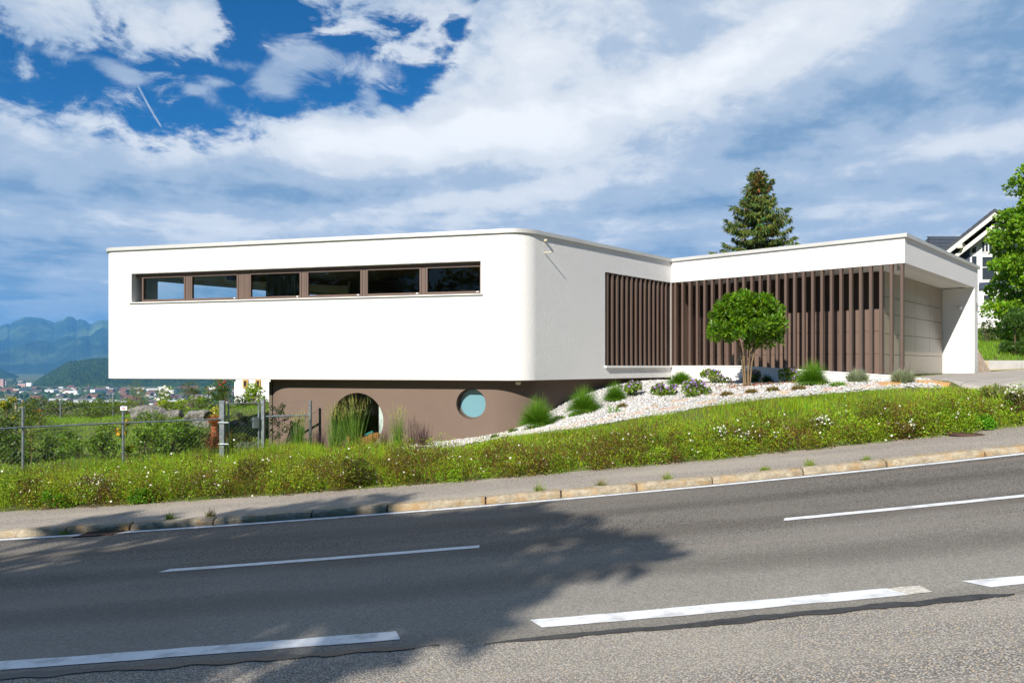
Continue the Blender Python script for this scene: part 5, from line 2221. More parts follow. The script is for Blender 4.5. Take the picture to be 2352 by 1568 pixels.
# shrubs of the verge that stand apart
for px, py, w, h, base, fl, nfl, lab in (
        (1885, 1003, 62, 46, (0.10, 0.12, 0.02), (0.8, 0.79, 0.7), 110, 'white flowering shrub crowded with blossom on the right part of the verge'),
        (1690, 1022, 110, 40, (0.09, 0.11, 0.018), (0.8, 0.79, 0.7), 80, 'wide low shrub with many white flowers in the middle of the verge'),
        (2090, 1004, 90, 30, (0.09, 0.12, 0.018), (0.8, 0.79, 0.7), 70, 'low shrub with white flowers left of the manhole cover'),
        (2338, 955, 60, 62, (0.08, 0.09, 0.02), (0.8, 0.79, 0.7), 80, 'white flowering shrub at the right end of the verge'),
        (215, 1150, 110, 55, (0.08, 0.10, 0.02), (0.8, 0.79, 0.7), 80, 'white flowered shrub above the pavement near the left corner'),
        (128, 1168, 62, 36, (0.075, 0.20, 0.012), None, 0, 'bright green leafy mound at the pavement edge in the left corner'),
        (322, 1158, 52, 34, (0.08, 0.21, 0.012), None, 0, 'bright green leafy mound at the pavement edge further from the corner'),
        (75, 1160, 70, 62, (0.085, 0.05, 0.018), None, 0, 'brown twiggy shrub left of the bright green mound'),
        (2265, 985, 40, 34, (0.09, 0.24, 0.012), None, 0, 'bright green leafy weed above the manhole cover'),
        (575, 1120, 80, 66, (0.085, 0.08, 0.015), None, 0, 'dark brown shrub in front of the fence gate'),
        (815, 1118, 84, 66, (0.075, 0.075, 0.014), None, 0, 'dark olive shrub on the verge below the big round window')):
    p = hit(px, py, 11.4)
    s = p.y / F
    shrub('verge_shrub', lab, 'shrub', p, w * s, h * s, base, 2200, 0.030, 0.017, fl, max(int(nfl * 0.8), 1), 0.030, 'shrubs along the verge', stems=True, depth=w * s * 0.6)
p = hit(2292, 921, 11.6)
s = p.y / F
shrub('bramble', 'upright bramble with pale leaves sticking up at the right end of the verge', 'shrub', p, 62 * s, 46 * s, (0.17, 0.20, 0.04), 420, 0.05, 0.028, None, 1, sparse=True)
for k, (px, py, w, lab) in enumerate(((1238, 1141, 40, 'grass tuft growing out of a kerb joint near the middle'), (1380, 1128, 34, 'yellowish grass tuft in the kerb right of the middle one'), (1532, 1116, 36, 'flat grass tuft on the kerb above the long road shadow'),
                                      (1758, 1084, 22, 'tiny grass tuft on the kerb at centre right'), (1860, 1072, 34, 'green grass tuft on the kerb below the white flowering shrub'), (1990, 1056, 22, 'thin upright grass tuft on the kerb at right'),
                                      (390, 1182, 30, 'grass tuft on a kerb joint at left'), (483, 1178, 34, 'spreading grass tuft on the next kerb joint at left'), (148, 1222, 14, 'small weed on the front of the leftmost kerb stones'))):
    Yt = KERB_B + 0.02 if k != 8 else KERB_F - 0.02
    x_ = (px - CX) / F * Yt
    z_ = float(zk(x_)) + (0.08 if k != 8 else 0.0)
    n = 90
    P0 = np.stack([rng.normal(0, 0.03, n), rng.normal(0, 0.02, n), np.zeros(n)], 1)
    t = blades('kerb_grass', P0, lean(n, 0.9), rng.uniform(0.05, w * Yt / F * 0.75, n), 0.008, 0.9, shade((0.15, 0.20, 0.03) if k not in (1, 7) else (0.24, 0.22, 0.06), n, 0.35), seg=3)
    t.location = (x_, Yt, z_)
    tag(t, lab, 'grass tuft', 'grass tufts growing in the kerb')
# thin red marker sticks in the verge
for px, py, h, lab in ((2208 / 1.0, 985, 0, ''),):
    pass
for px, py, hpx, lab in ((2038, 1034, 54, 'thin rusty rod standing upright in the verge at right'), (484, 1120, 44, 'thin dark rod standing in the verge shrubs at left'), (1083, 1073, 30, 'thin dark rod in the verge below the small round window')):
    p = hit(px, py - 10, 11.4)
    s = p.y / F
    mb = MB()
    mb.tube([(p.x, p.y, p.z - 0.1), (p.x + 0.01, p.y, p.z + hpx * s)], 0.007, 6)
    tag(mb.build('marker_rod', M['iron']), lab, 'rod', 'thin rods in the verge')

# ------------------------------------------------------------------ garden on the left
n = 60000
X = rng.uniform(-19, -3.5, n)
Y = rng.uniform(13.5, 31, n)
ok = (Y > np.interp(X, [pA.x, pB.x, pC.x, pD.x, pE.x, pF.x], [pA.y, pB.y, pC.y, pD.y, pE.y, pF.y])) & (X / Y > -0.75)
X, Y = X[ok], Y[ok]
P0 = np.column_stack([X, Y, ground(X, Y)])
n = len(X)
c = shade((0.125, 0.225, 0.007), n, 0.3, 0.12)
o = blades('lawn_grass', P0, lean(n, 0.5), rng.uniform(0.04, 0.10, n), 0.016, 0.4, c, seg=1)
o['kind'] = 'stuff'


def gshrub(lab, px, py, wpx, hpx, Y, base, name='garden_shrub', n=700, L=0.075, Wd=0.04, flowers=None, nf=1, fs=0.09, cat='shrub', sparse=False, group='shrubs of the left garden', abs_y=False):
    p = at(px, py, Y)
    g = gz(p.x, Y)
    s = Y / F
    zt = p.z + hpx * s
    p.z = g if not abs_y else p.z
    h = max(zt - p.z, 0.25)
    return shrub(name, lab, cat, p, wpx * s, h, base, n, L, Wd, flowers, nf, fs, group, sparse, depth=wpx * s * 0.7)


gshrub('tall rose bush with white flowers below the overhang', 378, 925, 34, 50, 26.5, (0.09, 0.15, 0.015), 'rose_bush', 500, 0.07, 0.04, (0.8, 0.8, 0.75), 14, 0.15, 'rose bush')
gshrub('rounded dark olive shrub below the middle of the overhang', 443, 928, 58, 60, 29, (0.075, 0.085, 0.02), n=1500, L=0.06, Wd=0.025)
gshrub('bushy shrub with red flowers left of the white neighbour house', 511, 930, 66, 58, 27, (0.06, 0.10, 0.015), 'rose_bush', 1400, 0.07, 0.045, (0.36, 0.03, 0.035), 22, 0.075, 'rose bush')
gshrub('feathery olive shrub right of the house corner', 316, 928, 52, 52, 28, (0.13, 0.145, 0.035), n=1300, L=0.08, Wd=0.015)
gshrub('yellow green perennial above the second boulder', 376, 957, 36, 38, 25.8, (0.20, 0.26, 0.02), 'perennial', 700, 0.07, 0.04, None, 1, cat='perennial')
gshrub('yellow green cushion perennial on the rock wall', 414, 945, 36, 28, 26, (0.19, 0.26, 0.02), 'perennial', 700, 0.06, 0.04, None, 1, cat='perennial')
gshrub('green perennial strip left of the red flowering shrub', 458, 940, 56, 30, 26.6, (0.12, 0.19, 0.02), 'perennial', 900, 0.06, 0.035, None, 1, cat='perennial')
gshrub('yellow flowering stonecrop left of the gate post', 491, 958, 34, 26, 24.9, (0.24, 0.26, 0.03), 'perennial', 700, 0.05, 0.04, (0.42, 0.38, 0.03), 60, 0.06, cat='perennial')
gshrub('light green shrub touching the brown wall below the white neighbour house', 587, 922, 46, 42, 29, (0.17, 0.25, 0.015), n=1000, L=0.09, Wd=0.05)
gshrub('low dark hedge shrub between red flowers and light green shrub', 560, 922, 44, 22, 29.5, (0.04, 0.07, 0.014), n=800)
gshrub('grey green low shrub on the lawn terrace seen through the gate', 547, 966, 28, 14, 25.2, (0.13, 0.16, 0.10), n=500, L=0.05, Wd=0.015, group='low shrubs behind the gate')
gshrub('small dark green shrub above the cream boulder', 567, 975, 18, 14, 24.5, (0.05, 0.10, 0.035), n=400, L=0.05, Wd=0.02, group='low shrubs behind the gate')
gshrub('dark heather like mound filling the gate opening', 555, 1040, 78, 46, 18.6, (0.075, 0.10, 0.015), n=1900, L=0.05, Wd=0.018, group='low shrubs behind the gate')
gshrub('grey blue low plant at the foot of the gate', 570, 1052, 70, 16, 17.3, (0.15, 0.18, 0.13), n=700, L=0.05, Wd=0.012, group='low shrubs behind the gate')
for px, w, h, base, lab in ((85, 60, 34, (0.07, 0.10, 0.02), 'dark shrub at the far lawn edge right of the wooden stakes'), (140, 70, 28, (0.10, 0.13, 0.025), 'olive shrub at the far lawn edge by the first steel stake'), (195, 66, 30, (0.07, 0.11, 0.02), 'green shrub at the far lawn edge below the white slab building'),
                            (245, 60, 34, (0.075, 0.12, 0.02), 'green shrub at the far lawn edge below the house corner'), (290, 56, 38, (0.11, 0.15, 0.02), 'leafy shrub at the far lawn edge right of the house corner')):
    gshrub(lab, px, 948, w, h, 29.5, base, n=1100, L=0.08, Wd=0.04, group='shrubs along the far lawn edge')
gshrub('orange and red flowering perennial behind the left fence post', 92, 958, 44, 24, 24, (0.09, 0.12, 0.02), 'perennial', 500, 0.06, 0.03, (0.50, 0.14, 0.02), 16, 0.07, 'perennial')
gshrub('tall yellow flowered plant near the left edge', 20, 985, 34, 88, 20, (0.10, 0.15, 0.02), 'perennial', 600, 0.07, 0.03, (0.55, 0.45, 0.03), 40, 0.07, 'perennial', True)
gshrub('dark dense shrub at the left edge behind the fence', 10, 1060, 90, 105, 15.8, (0.05, 0.085, 0.012), n=1700, L=0.06, Wd=0.035, group='shrubs behind the fence')
gshrub('dark green shrub just right of the left fence post', 105, 1070, 80, 78, 16.2, (0.07, 0.125, 0.012), n=700, L=0.06, Wd=0.03, sparse=True, group='shrubs behind the fence')
gshrub('broad green shrub under the rail between the two fence posts', 180, 1066, 90, 66, 16.4, (0.085, 0.155, 0.012), n=700, L=0.06, Wd=0.032, sparse=True, group='shrubs behind the fence')
gshrub('climber with yellow roses on the second fence post', 286, 1062, 34, 108, 15.25, (0.12, 0.18, 0.02), 'climbing_rose', 420, 0.05, 0.035, (0.62, 0.36, 0.02), 12, 0.10, 'climbing rose', True)
gshrub('leafy green shrub right of the rose climber', 325, 1058, 62, 92, 16.0, (0.10, 0.17, 0.012), n=700, L=0.06, Wd=0.036, sparse=True, group='shrubs behind the fence')
gshrub('densest green shrub midway between the rose and the gate', 392, 1056, 100, 96, 16.6, (0.085, 0.155, 0.010), n=1500, L=0.06, Wd=0.038, group='shrubs behind the fence')


for px, pyb, w, h, Y, base, n_, lab in ((35, 1062, 60, 66, 15.6, (0.06, 0.11, 0.012), 1100, 'leafy green shrub beside the dark shrub at the left edge'), (140, 1040, 70, 50, 18.5, (0.08, 0.14, 0.012), 1000, 'low green shrub in the lawn behind the left fence panel'),
                               (232, 1060, 70, 86, 16.2, (0.09, 0.155, 0.012), 1200, 'bright green shrub just left of the yellow rose climber'), (352, 1052, 60, 80, 17.2, (0.10, 0.165, 0.012), 1200, 'bright green shrub between rose climber and densest shrub'),
                               (430, 1054, 56, 74, 16.9, (0.075, 0.135, 0.012), 1000, 'green shrub at the right side of the densest shrub'), (345, 982, 70, 40, 23.6, (0.09, 0.15, 0.015), 900, 'leafy shrub growing over the largest boulder'),
                               (398, 980, 40, 26, 23.8, (0.10, 0.16, 0.015), 600, 'small leafy plant at the foot of the angular boulder'), (15, 955, 60, 50, 22, (0.10, 0.15, 0.015), 1100, 'leafy yellowish shrub at the left edge near the wooden stakes'),
                               (60, 962, 50, 46, 21.5, (0.07, 0.11, 0.012), 900, 'dark green shrub between the wooden stakes and the fence post'), (225, 952, 90, 26, 27.5, (0.09, 0.14, 0.015), 1200, 'broad low shrub in front of the far lawn edge row')):
    gshrub(lab, px, pyb, w, h, Y, base, n=n_, L=0.07, Wd=0.038, group='leafy shrubs of the left garden', abs_y=(pyb < 985 and 330 < px < 420))


def sapling(lab, px, py, wpx, hpx, Y, base, n=260, group='young saplings by the fence', L=0.06):
    p = at(px, py, Y)
    s = Y / F
    w, h = wpx * s, hpx * s
    t = thing('sapling', lab, 'young tree', p, group)
    mb = MB()
    mb.tube([(0, 0, -0.1), (0.01, 0, h * 0.5), (0, 0, h)], [0.012, 0.009, 0.003], 6)
    P = []
    for k in range(14):
        z = h * (0.25 + 0.72 * k / 14)
        a = k * 2.4
        ln = w * 0.5 * (1.1 - 0.7 * k / 14)
        e = Vector((math.cos(a) * ln, math.sin(a) * ln * 0.6, z + ln * 0.45))
        mb.tube([(0, 0, z), e * 0.5 + Vector((0, 0, z * 0.5)), e], [0.005, 0.004, 0.002], 4)
        for q in range(max(2, n // 14)):
            f = rng.uniform(0.3, 1.05)
            P.append(Vector((0, 0, z)).lerp(e, f) + Vector(rng.normal(0, 0.035, 3)))
    mb.build('trunk', M['bark'], t).matrix_parent_inverse = Matrix.Identity(4)
    P = np.array([tuple(q) for q in P])
    nn = len(P)
    leaves('crown', P, rng.normal(0, 1, (nn, 3)) + np.array([0, 0, 0.2]), L * rng.uniform(0.7, 1.3, nn), L * 0.55, shade(base, nn, 0.3), parent=t, local=True)
    return t


sapling('thin sapling with sparse leaves left of the rust column', 456, 1052, 46, 84, 17.4, (0.05, 0.10, 0.015), 180)
sapling('second thin sapling close to the rust column', 478, 1050, 40, 78, 17.8, (0.05, 0.10, 0.015), 150)
sapling('dark leaved sapling in front of the brown wall right of the gate', 640, 1050, 66, 122, 17.25, (0.028, 0.045, 0.012), 560, L=0.055)
sapling('spindly sapling with yellow leaves at the left fence post', 72, 1070, 30, 90, 14.8, (0.12, 0.15, 0.02), 110)

# white neighbour house seen below the overhang
nh = at(575, 905, 58)
nb2 = thing('neighbour_house', 'white flat house with wooden windows seen below the overhang of the main house', 'house', (nh.x, 58, gz(nh.x, 58)))
mb = MB()
k58 = 58 / F
x0, x1, xs = (541.5 - CX) * k58, (640 - CX) * k58, (533 - CX) * k58
zb_ = gz(nh.x, 58) - 1
mb.box(((x0 + x1) / 2, 61, (zb_ + 1.2) / 2), (x1 - x0, 6, 1.2 - zb_), 0)
mb.box(((xs + x0) / 2 - 0.001, 60, (zb_ + (HY - 876) * k58) / 2), (x0 - xs, 3, (HY - 876) * k58 - zb_), 0)
mb.build('wall', M['house_white'], nb2)
for xa, xb, ya, yb in ((558, 570, 871, 890), (587, 599, 871, 892)):
    mb = MB()
    xc, wz = ((xa + xb) / 2 - CX) * k58, (xb - xa) * k58
    zc_, hz = (HY - (ya + yb) / 2) * k58, (yb - ya) * k58
    mb.box((xc - wz / 2 + 0.05, 57.96, zc_), (0.10, 0.1, hz), 0)
    mb.box((xc + wz / 2 - 0.05, 57.96, zc_), (0.10, 0.1, hz), 0)
    mb.box((xc, 57.96, zc_ + hz / 2 - 0.05), (wz - 0.21, 0.1, 0.10), 0)
    mb.box((xc, 57.96, zc_ - hz / 2 + 0.05), (wz - 0.21, 0.1, 0.10), 0)
    f = mb.build('window', M['yellow_wood'], nb2)
    g = MB()
    g.box((xc, 57.985, zc_), (wz - 0.21, 0.02, hz - 0.21), 0)
    q = g.build('pane', M['darkglass'])
    adopt(q, f)
    q.matrix_parent_inverse = Matrix.Identity(4)

# ------------------------------------------------------------------ right background: house, trees, hedge
YN = 42.0
kN = YN / F


NB = Vector((0.733, -0.68)).normalized()      # along the gable
NP0 = Vector((((2380 + 402 / 3.4833) / 1.0884 - CX) * kN, YN))
YN = 0.0


def nq(zx_, zy_):
    u = ((2380 + zx_ / 3.4833) / 1.0884 - CX) / F
    s_ = (u * NP0.y - NP0.x) / (NB.x - u * NB.y)
    return s_, (HY - (500 + zy_ / 3.4833) / 1.0884) / F * (NP0.y + s_ * NB.y)


ax, az_ = nq(402, 108)
ex, ez = nq(-230, 610)
hw = ax - ex
bh = thing('gabled_house', 'white gabled house with dark tiled roof and large gable windows behind the garage', 'house', (NP0.x, NP0.y, 0))
bh.rotation_euler = (0, 0, math.atan2(NB.y, NB.x))
mb = MB()
wl_, wr_ = ax - hw * 0.72, ax + hw * 0.72


def rake(x, dz=0.0):
    return az_ - abs(x - ax) * (az_ - ez) / hw - dz


yb0, yb1 = YN + 0.25, YN + 11
poly = [(wl_, 0.5), (wr_, 0.5), (wr_, rake(wr_, 0.5)), (ax, rake(ax, 0.5)), (wl_, rake(wl_, 0.5))]
vs = [(x, yb0, z) for x, z in poly] + [(x, yb1, z) for x, z in poly]
mb.add(vs, [(0, 1, 2, 3, 4), (9, 8, 7, 6, 5)] + [(k, 5 + k, 5 + (k + 1) % 5, (k + 1) % 5) for k in range(5)])
mb.build('wall', M['house_white'], bh)
mb = MB()
yr0, yr1 = YN - 1.0, YN + 12
for sg_ in (-1, 1):
    x1_ = ax + sg_ * hw
    vs = [(ax, yr0, az_ + 0.02), (x1_, yr0, ez + 0.02), (x1_, yr1, ez + 0.02), (ax, yr1, az_ + 0.02), (ax, yr0, az_ - 0.16), (x1_, yr0, ez - 0.16), (x1_, yr1, ez - 0.16), (ax, yr1, az_ - 0.16)]
    mb.add(vs, [(0, 1, 2, 3), (7, 6, 5, 4), (0, 4, 5, 1), (1, 5, 6, 2), (2, 6, 7, 3)])
    n = 14
    for k in range(n):
        f0 = k / n
        xx, zz2 = ax + sg_ * hw * (f0 + 0.5 / n), az_ - (az_ - ez) * (f0 + 0.5 / n)
        mb.box((xx, (yr0 + yr1) / 2, zz2 + 0.06), (hw / n * 1.35, yr1 - yr0 + 0.04, 0.05), ry=sg_ * (math.atan2(az_ - ez, hw) - 0.06))
mb.build('roof', M['tile'], bh)
for sg_ in (-1, 1):
    for d0, yy, th in ((0.16, YN - 1.04, 0.26), (0.62, YN - 0.6, 0.26)):
        mb = MB()
        x1_ = ax + sg_ * hw
        vs = [(ax, yy, az_ - d0), (x1_, yy, ez - d0), (x1_, yy, ez - d0 - th), (ax, yy, az_ - d0 - th)]
        vs += [(a, b + 0.08, c_) for a, b, c_ in vs]
        mb.add(vs, [(0, 1, 2, 3), (7, 6, 5, 4), (0, 4, 5, 1), (1, 5, 6, 2), (2, 6, 7, 3), (3, 7, 4, 0)])
        mb.build('barge_board', M['cream'], bh)
mb = MB()
pxz = nq(100, 410)
mb.box((pxz[0], YN - 0.2, pxz[1]), (0.25, 1.6, 0.28), 0)
mb.build('purlin', M['cream'], bh)
mb = MB()
b0_, b1_ = nq(60, 400), nq(148, 560)
mb.box(((b0_[0] + b1_[0]) / 2 - 0.3, YN + 0.2, (b0_[1] + b1_[1]) / 2), (b1_[0] - b0_[0] + 0.6, 0.12, b0_[1] - b1_[1]), 0)
b0_, b1_ = nq(232, 716), nq(560, 752)
mb.box(((b0_[0] + b1_[0]) / 2, YN + 0.18, (b0_[1] + b1_[1]) / 2), (b1_[0] - b0_[0], 0.2, b0_[1] - b1_[1]), 0)
mb.build('cladding', M['navy'], bh)


def nwin(pts, mull=None):
    P = [nq(*p) for p in pts]
    cxx, czz = sum(p[0] for p in P) / len(P), sum(p[1] for p in P) / len(P)
    g = MB()
    ins = [(p[0], YN + 0.235, p[1]) for p in P]
    g.add(ins, [tuple(range(len(P)))])
    fr = MB()
    outr = [(cxx + (p[0] - cxx) * 1.08, YN + 0.2, czz + (p[1] - czz) * 1.06) for p in P]
    inr = [(p[0], YN + 0.2, p[1]) for p in P]
    n = len(P)
    vs = outr + inr + [(p[0], YN + 0.25, p[2]) for p in outr] + [(p[0], YN + 0.25, p[2]) for p in inr]
    fs = []
    for k in range(n):
        b = (k + 1) % n
        fs += [(k, b, n + b, n + k), (k, 2 * n + k, 2 * n + b, b), (n + k, n + b, 3 * n + b, 3 * n + k)]
    fr.add(vs, fs)
    if mull:
        for (xa, ya), (xb, yb) in mull:
            pa, pb = nq(xa, ya), nq(xb, yb)
            fr.tube([(pa[0], YN + 0.22, pa[1]), (pb[0], YN + 0.22, pb[1])], 0.03, 4)
    f = fr.build('window', M['house_white'], bh)
    q = g.build('pane', M['darkglass'])
    adopt(q, f)
    q.matrix_parent_inverse = Matrix.Identity(4)


nwin([(166, 456), (205, 456), (205, 396), (166, 418)])
nwin([(255, 446), (383, 440), (383, 292), (340, 300), (255, 352)], [((280, 446), (280, 340)), ((310, 446), (310, 322)), ((345, 446), (345, 300))])
nwin([(166, 552), (208, 575), (208, 484), (166, 484)])
nwin([(257, 688), (365, 688), (365, 490), (257, 490)], [((257, 582), (365, 582))])
nwin([(270, 945), (345, 945), (345, 826), (270, 826)])
nwin([(395, 690), (500, 690), (500, 420), (395, 420)], [((395, 560), (500, 560))])
for ch in bh.children:
    ch.matrix_parent_inverse = Matrix.Identity(4)
BHI = (Matrix.Translation(bh.location) @ Matrix.Rotation(bh.rotation_euler.z, 4, 'Z')).inverted()
rwx0, rwx1 = at(2080, 0, 46).x, at(2330, 0, 46).x
rzz = at(0, 544, 46).z
mb = MB()
vs = [(rwx0, 43.0, rzz - 2.4), (rwx1, 43.0, rzz - 2.4), (rwx1, 46, rzz), (rwx0 + 1.4, 46, rzz - 0.05), (rwx0, 49, rzz - 2.4), (rwx1, 49, rzz - 2.4)]
mb.add(vs, [(0, 1, 2, 3), (3, 2, 5, 4), (0, 3, 4)])
for k in range(9):
    f0 = (k + 0.5) / 9
    mb.box(((rwx0 + rwx1) / 2 + 0.7 * f0, 43.0 + 3 * f0, rzz - 2.4 * (1 - f0) + 0.04), (rwx1 - rwx0 - 1.4 * f0, 0.42, 0.04), rx=math.atan2(2.4, 3) - 0.05)
mb.build('side_roof', M['tile'], bh).matrix_parent_inverse = BHI
mb = MB()
mb.box(((rwx0 + rwx1) / 2 + 0.5, 46.2, (rzz - 2.4 + 0.8) / 2), (rwx1 - rwx0 - 1.8, 5.4, rzz - 2.4 - 0.8), 0)
mb.build('side_wing', M['navy'], bh).matrix_parent_inverse = BHI

tx, ty = 22.4, 30.0
tree('broadleaf_tree', 'tall bright green broadleaf tree at the right edge in front of the gabled house', (tx, ty, gz(tx, ty)), 2.0, 0.17, (0, 0, 3.7), (2.6, 2.4, 4.2), 330, 260, 0.14, 0.11, (0.100, 0.190, 0.008),
     clump_r=(0.35, 0.7), squash=0.5, shell=0.55, limbs=16, up=0.15, column=True)
gsh = [(2330, 776, 84, 72, 27.5, (0.04, 0.085, 0.012), 'dense dark green rounded bush on the slope below the broadleaf tree', 7000, 0.06),
       (2266, 772, 40, 40, 31, (0.075, 0.11, 0.03), 'pale flowering bush beside the garage end wall', 900, 0.06)]
for px, py, w, h, Y, b, lab, n, L in gsh:
    p = at(px, py, Y)
    p.z = gz(p.x, Y)
    s = Y / F
    zt = (HY - py + h) * s
    shrub('bush', lab, 'bush', p, w * s, zt - p.z, b, n, L, L * 0.6, (0.7, 0.7, 0.66) if 'pale' in lab else None, 60, 0.07, 'bushes on the right slope')
n = 26000
X, Y = rng.uniform(14.3, 26, n), rng.uniform(25.6, 36, n)
P0 = np.column_stack([X, Y, ground(X, Y)])
o = blades('slope_grass', P0, lean(n, 0.4), rng.uniform(0.08, 0.22, n), 0.02, 0.5, shade((0.115, 0.215, 0.012), n, 0.3, 0.15), seg=1)
o['kind'] = 'stuff'

# spruce behind the wing
sx, sy = at(1742, 0, 46).x, 46.0
sz0 = gz(sx, sy)
ztop = (HY - 397) * 46 / F
sp_t = thing('spruce', 'tall dark spruce hung with brown cones rising behind the roof', 'tree', (sx, sy, sz0))
mb = MB()
Ht = ztop - sz0
mb.tube([(0, 0, -0.2), (0, 0, Ht * 0.5), (0, 0, Ht - 0.05)], [0.24, 0.14, 0.015], 8)
PP, DD, LL, CC = [], [], [], []
cP = []
z = Ht - 0.15
k = 0
while z > 1.2:
    dpt = Ht - z
    L0_ = 0.22 + dpt * 0.54 * (1.0 if dpt < 5.2 else 0.9) ** 1.0
    L0_ = min(L0_, 3.1)
    nb_ = 6 if dpt < 0.8 else 8
    for b in range(nb_):
        a = k * 0.9 + 2 * math.pi * b / nb_ + rng.normal(0, 0.12)
        ln = L0_ * rng.uniform(0.6, 1.15)
        zj = rng.uniform(-0.55, 0.55) * (0.25 + 0.05 * dpt)
        rise = 0.45 if dpt < 1.8 else max(0.45 - 0.12 * (dpt - 1.8), -0.12)
        m2 = 9
        pts = []
        for q in range(m2 + 1):
            f = q / m2
            zz_ = z + zj + ln * (rise * f - 0.42 * f * (1 - 0.2 * f) * (dpt > 1.5) + 0.40 * max(f - 0.72, 0) * 1.6)
            pts.append(np.array([math.cos(a) * ln * f, math.sin(a) * ln * f, zz_]))
        mb.tube([tuple(p) for p in pts[::3]], [0.03, 0.02, 0.012, 0.004][:len(pts[::3])], 4)
        out = np.array([math.cos(a), math.sin(a), 0])
        side = np.array([-math.sin(a), math.cos(a), 0])
        kk = int(34 + ln * 85)
        f = rng.random(kk) ** 0.8
        idx = np.clip((f * m2).astype(int), 0, m2 - 1)
        fr_ = f * m2 - idx
        base_ = np.array(pts)[idx] * (1 - fr_)[:, None] + np.array(pts)[idx + 1] * fr_[:, None]
        spread = (0.06 + 0.20 * (1 - np.abs(f - 0.45)) * min(ln, 1.6))[:, None]
        sd = rng.uniform(-1, 1, (kk, 1))
        PP.append(base_ + side[None] * sd * spread * 0.9 + rng.normal(0, 0.02, (kk, 3)))
        hang = np.where(dpt < 1.3, 0.4, 1.7)
        DD.append(out[None] * 0.45 + side[None] * sd * 0.7 + np.array([0, 0, -1.0])[None] * hang * rng.uniform(0.3, 1.2, (kk, 1)) + np.array([0, 0, 0.6]) * (f[:, None] > 0.85))
        LL.append(rng.uniform(0.18, 0.42, kk) * (0.6 + 0.25 * min(ln, 1.8)))
        CC.append(shade((0.060, 0.085, 0.014), kk, 0.4, 0.25))
        if (dpt < 2.1 and rng.random() < 0.95) or rng.random() < 0.5:
            for q in range(int(rng.integers(6, 14))):
                fq = rng.uniform(0.5, 1.0)
                i0 = min(int(fq * m2), m2 - 1)
                cP.append(pts[i0] + side * rng.normal(0, 0.10) + rng.normal(0, 0.03, 3) - np.array([0, 0, 0.04]))
    z -= 0.25 + 0.05 * dpt
    k += 1
mb.build('trunk', M['bark'], sp_t).matrix_parent_inverse = Matrix.Identity(4)
P, D, l, c = np.concatenate(PP), np.concatenate(DD), np.concatenate(LL), np.concatenate(CC)
leaves('crown', P, D, l, 0.07, c, M['needle'], sp_t, 0.05, True)
cP = np.array(cP)
n = len(cP)
for rep in range(2):
    pass
V, Fq = leaf_arrays(np.repeat(cP, 3, 0), np.tile(np.array([[0.05, 0.02, -1.0]]), (3 * n, 1)) + rng.normal(0, 0.06, (3 * n, 3)), 0.17 * rng.uniform(0.8, 1.2, 3 * n), 0.062, 0.0)
o = npmesh('cones', V, Fq, M['needle'], sp_t, np.repeat(np.repeat(shade((0.34, 0.13, 0.045), n, 0.3), 3, 0), 4, 0), local=True)
o['kind'] = 'stuff'

# trees on the bank behind the camera; their shade falls on the road
tree('roadside_tree', 'broad roadside tree on the near bank whose shade lies on the road', (-8.9, -5.3, gz(-8.9, -5.3)), 3, 0.25, (0.5, 0.6, 7.6), (3.3, 2.4, 2.3), 115, 110, 0.30, 0.22, (0.06, 0.12, 0.012), 'trees on the near bank', (0.35, 0.8), squash=0.4, shell=0.15)
tree('roadside_tree', 'small airy roadside tree nearest the road on the near bank', (-5.7, -4.7, gz(-5.7, -4.7)), 3, 0.12, (0, 0, 7.4), (1.9, 1.5, 1.5), 12, 60, 0.26, 0.18, (0.06, 0.12, 0.012), 'trees on the near bank', (0.28, 0.5), squash=0.4, shell=0.3)
tree('roadside_tree', 'slender roadside tree further left on the near bank', (-11.5, -3.4, gz(-11.5, -3.4)), 3, 0.2, (0, 0.2, 8.2), (2.6, 2.0, 1.9), 13, 70, 0.26, 0.18, (0.06, 0.12, 0.012), 'trees on the near bank', (0.3, 0.5), squash=0.4, shell=0.3)
tree('roadside_tree', 'tall roadside tree at the far left of the near bank', (-16.8, -1.0, gz(-16.8, -1.0)), 3, 0.22, (0, 0.2, 9.0), (1.8, 1.7, 2.0), 24, 70, 0.26, 0.18, (0.06, 0.12, 0.012), 'trees on the near bank', (0.4, 0.8), squash=0.6, shell=0.2)

n = 340
X, Y = rng.uniform(-70, 60, n), rng.uniform(-48, -26, n)
cz_ = ground(X, Y) + rng.uniform(1, 11, n)
P, D, l, wd, c = clump_leaves(np.column_stack([X, Y, cz_]), rng.uniform(1.6, 3.2, n), 60, 0.7, 0.5, (0.04, 0.075, 0.012), squash=0.8)
o = leaves('roadside_woods', P, D, l, wd, c)
o['kind'] = 'stuff'

# ------------------------------------------------------------------ the far valley


def prof(pts, px):
    a = np.array(pts, float)
    return np.interp(px, a[:, 0], a[:, 1])


MTN = [(-1500, 760), (-700, 740), (-300, 752), (-120, 738), (0, 748), (17, 742), (22, 744), (30, 738), (56, 728), (67, 727), (97, 730), (109, 735), (117, 737), (124, 740), (134, 737), (146, 733), (152, 727), (158, 725.5), (166, 727), (172, 731), (176, 735),
       (181, 732.5), (189, 733), (198, 737), (206, 744), (213, 743), (222, 737), (234, 734), (260, 735), (330, 745), (450, 738), (700, 760), (1100, 790), (1700, 820)]


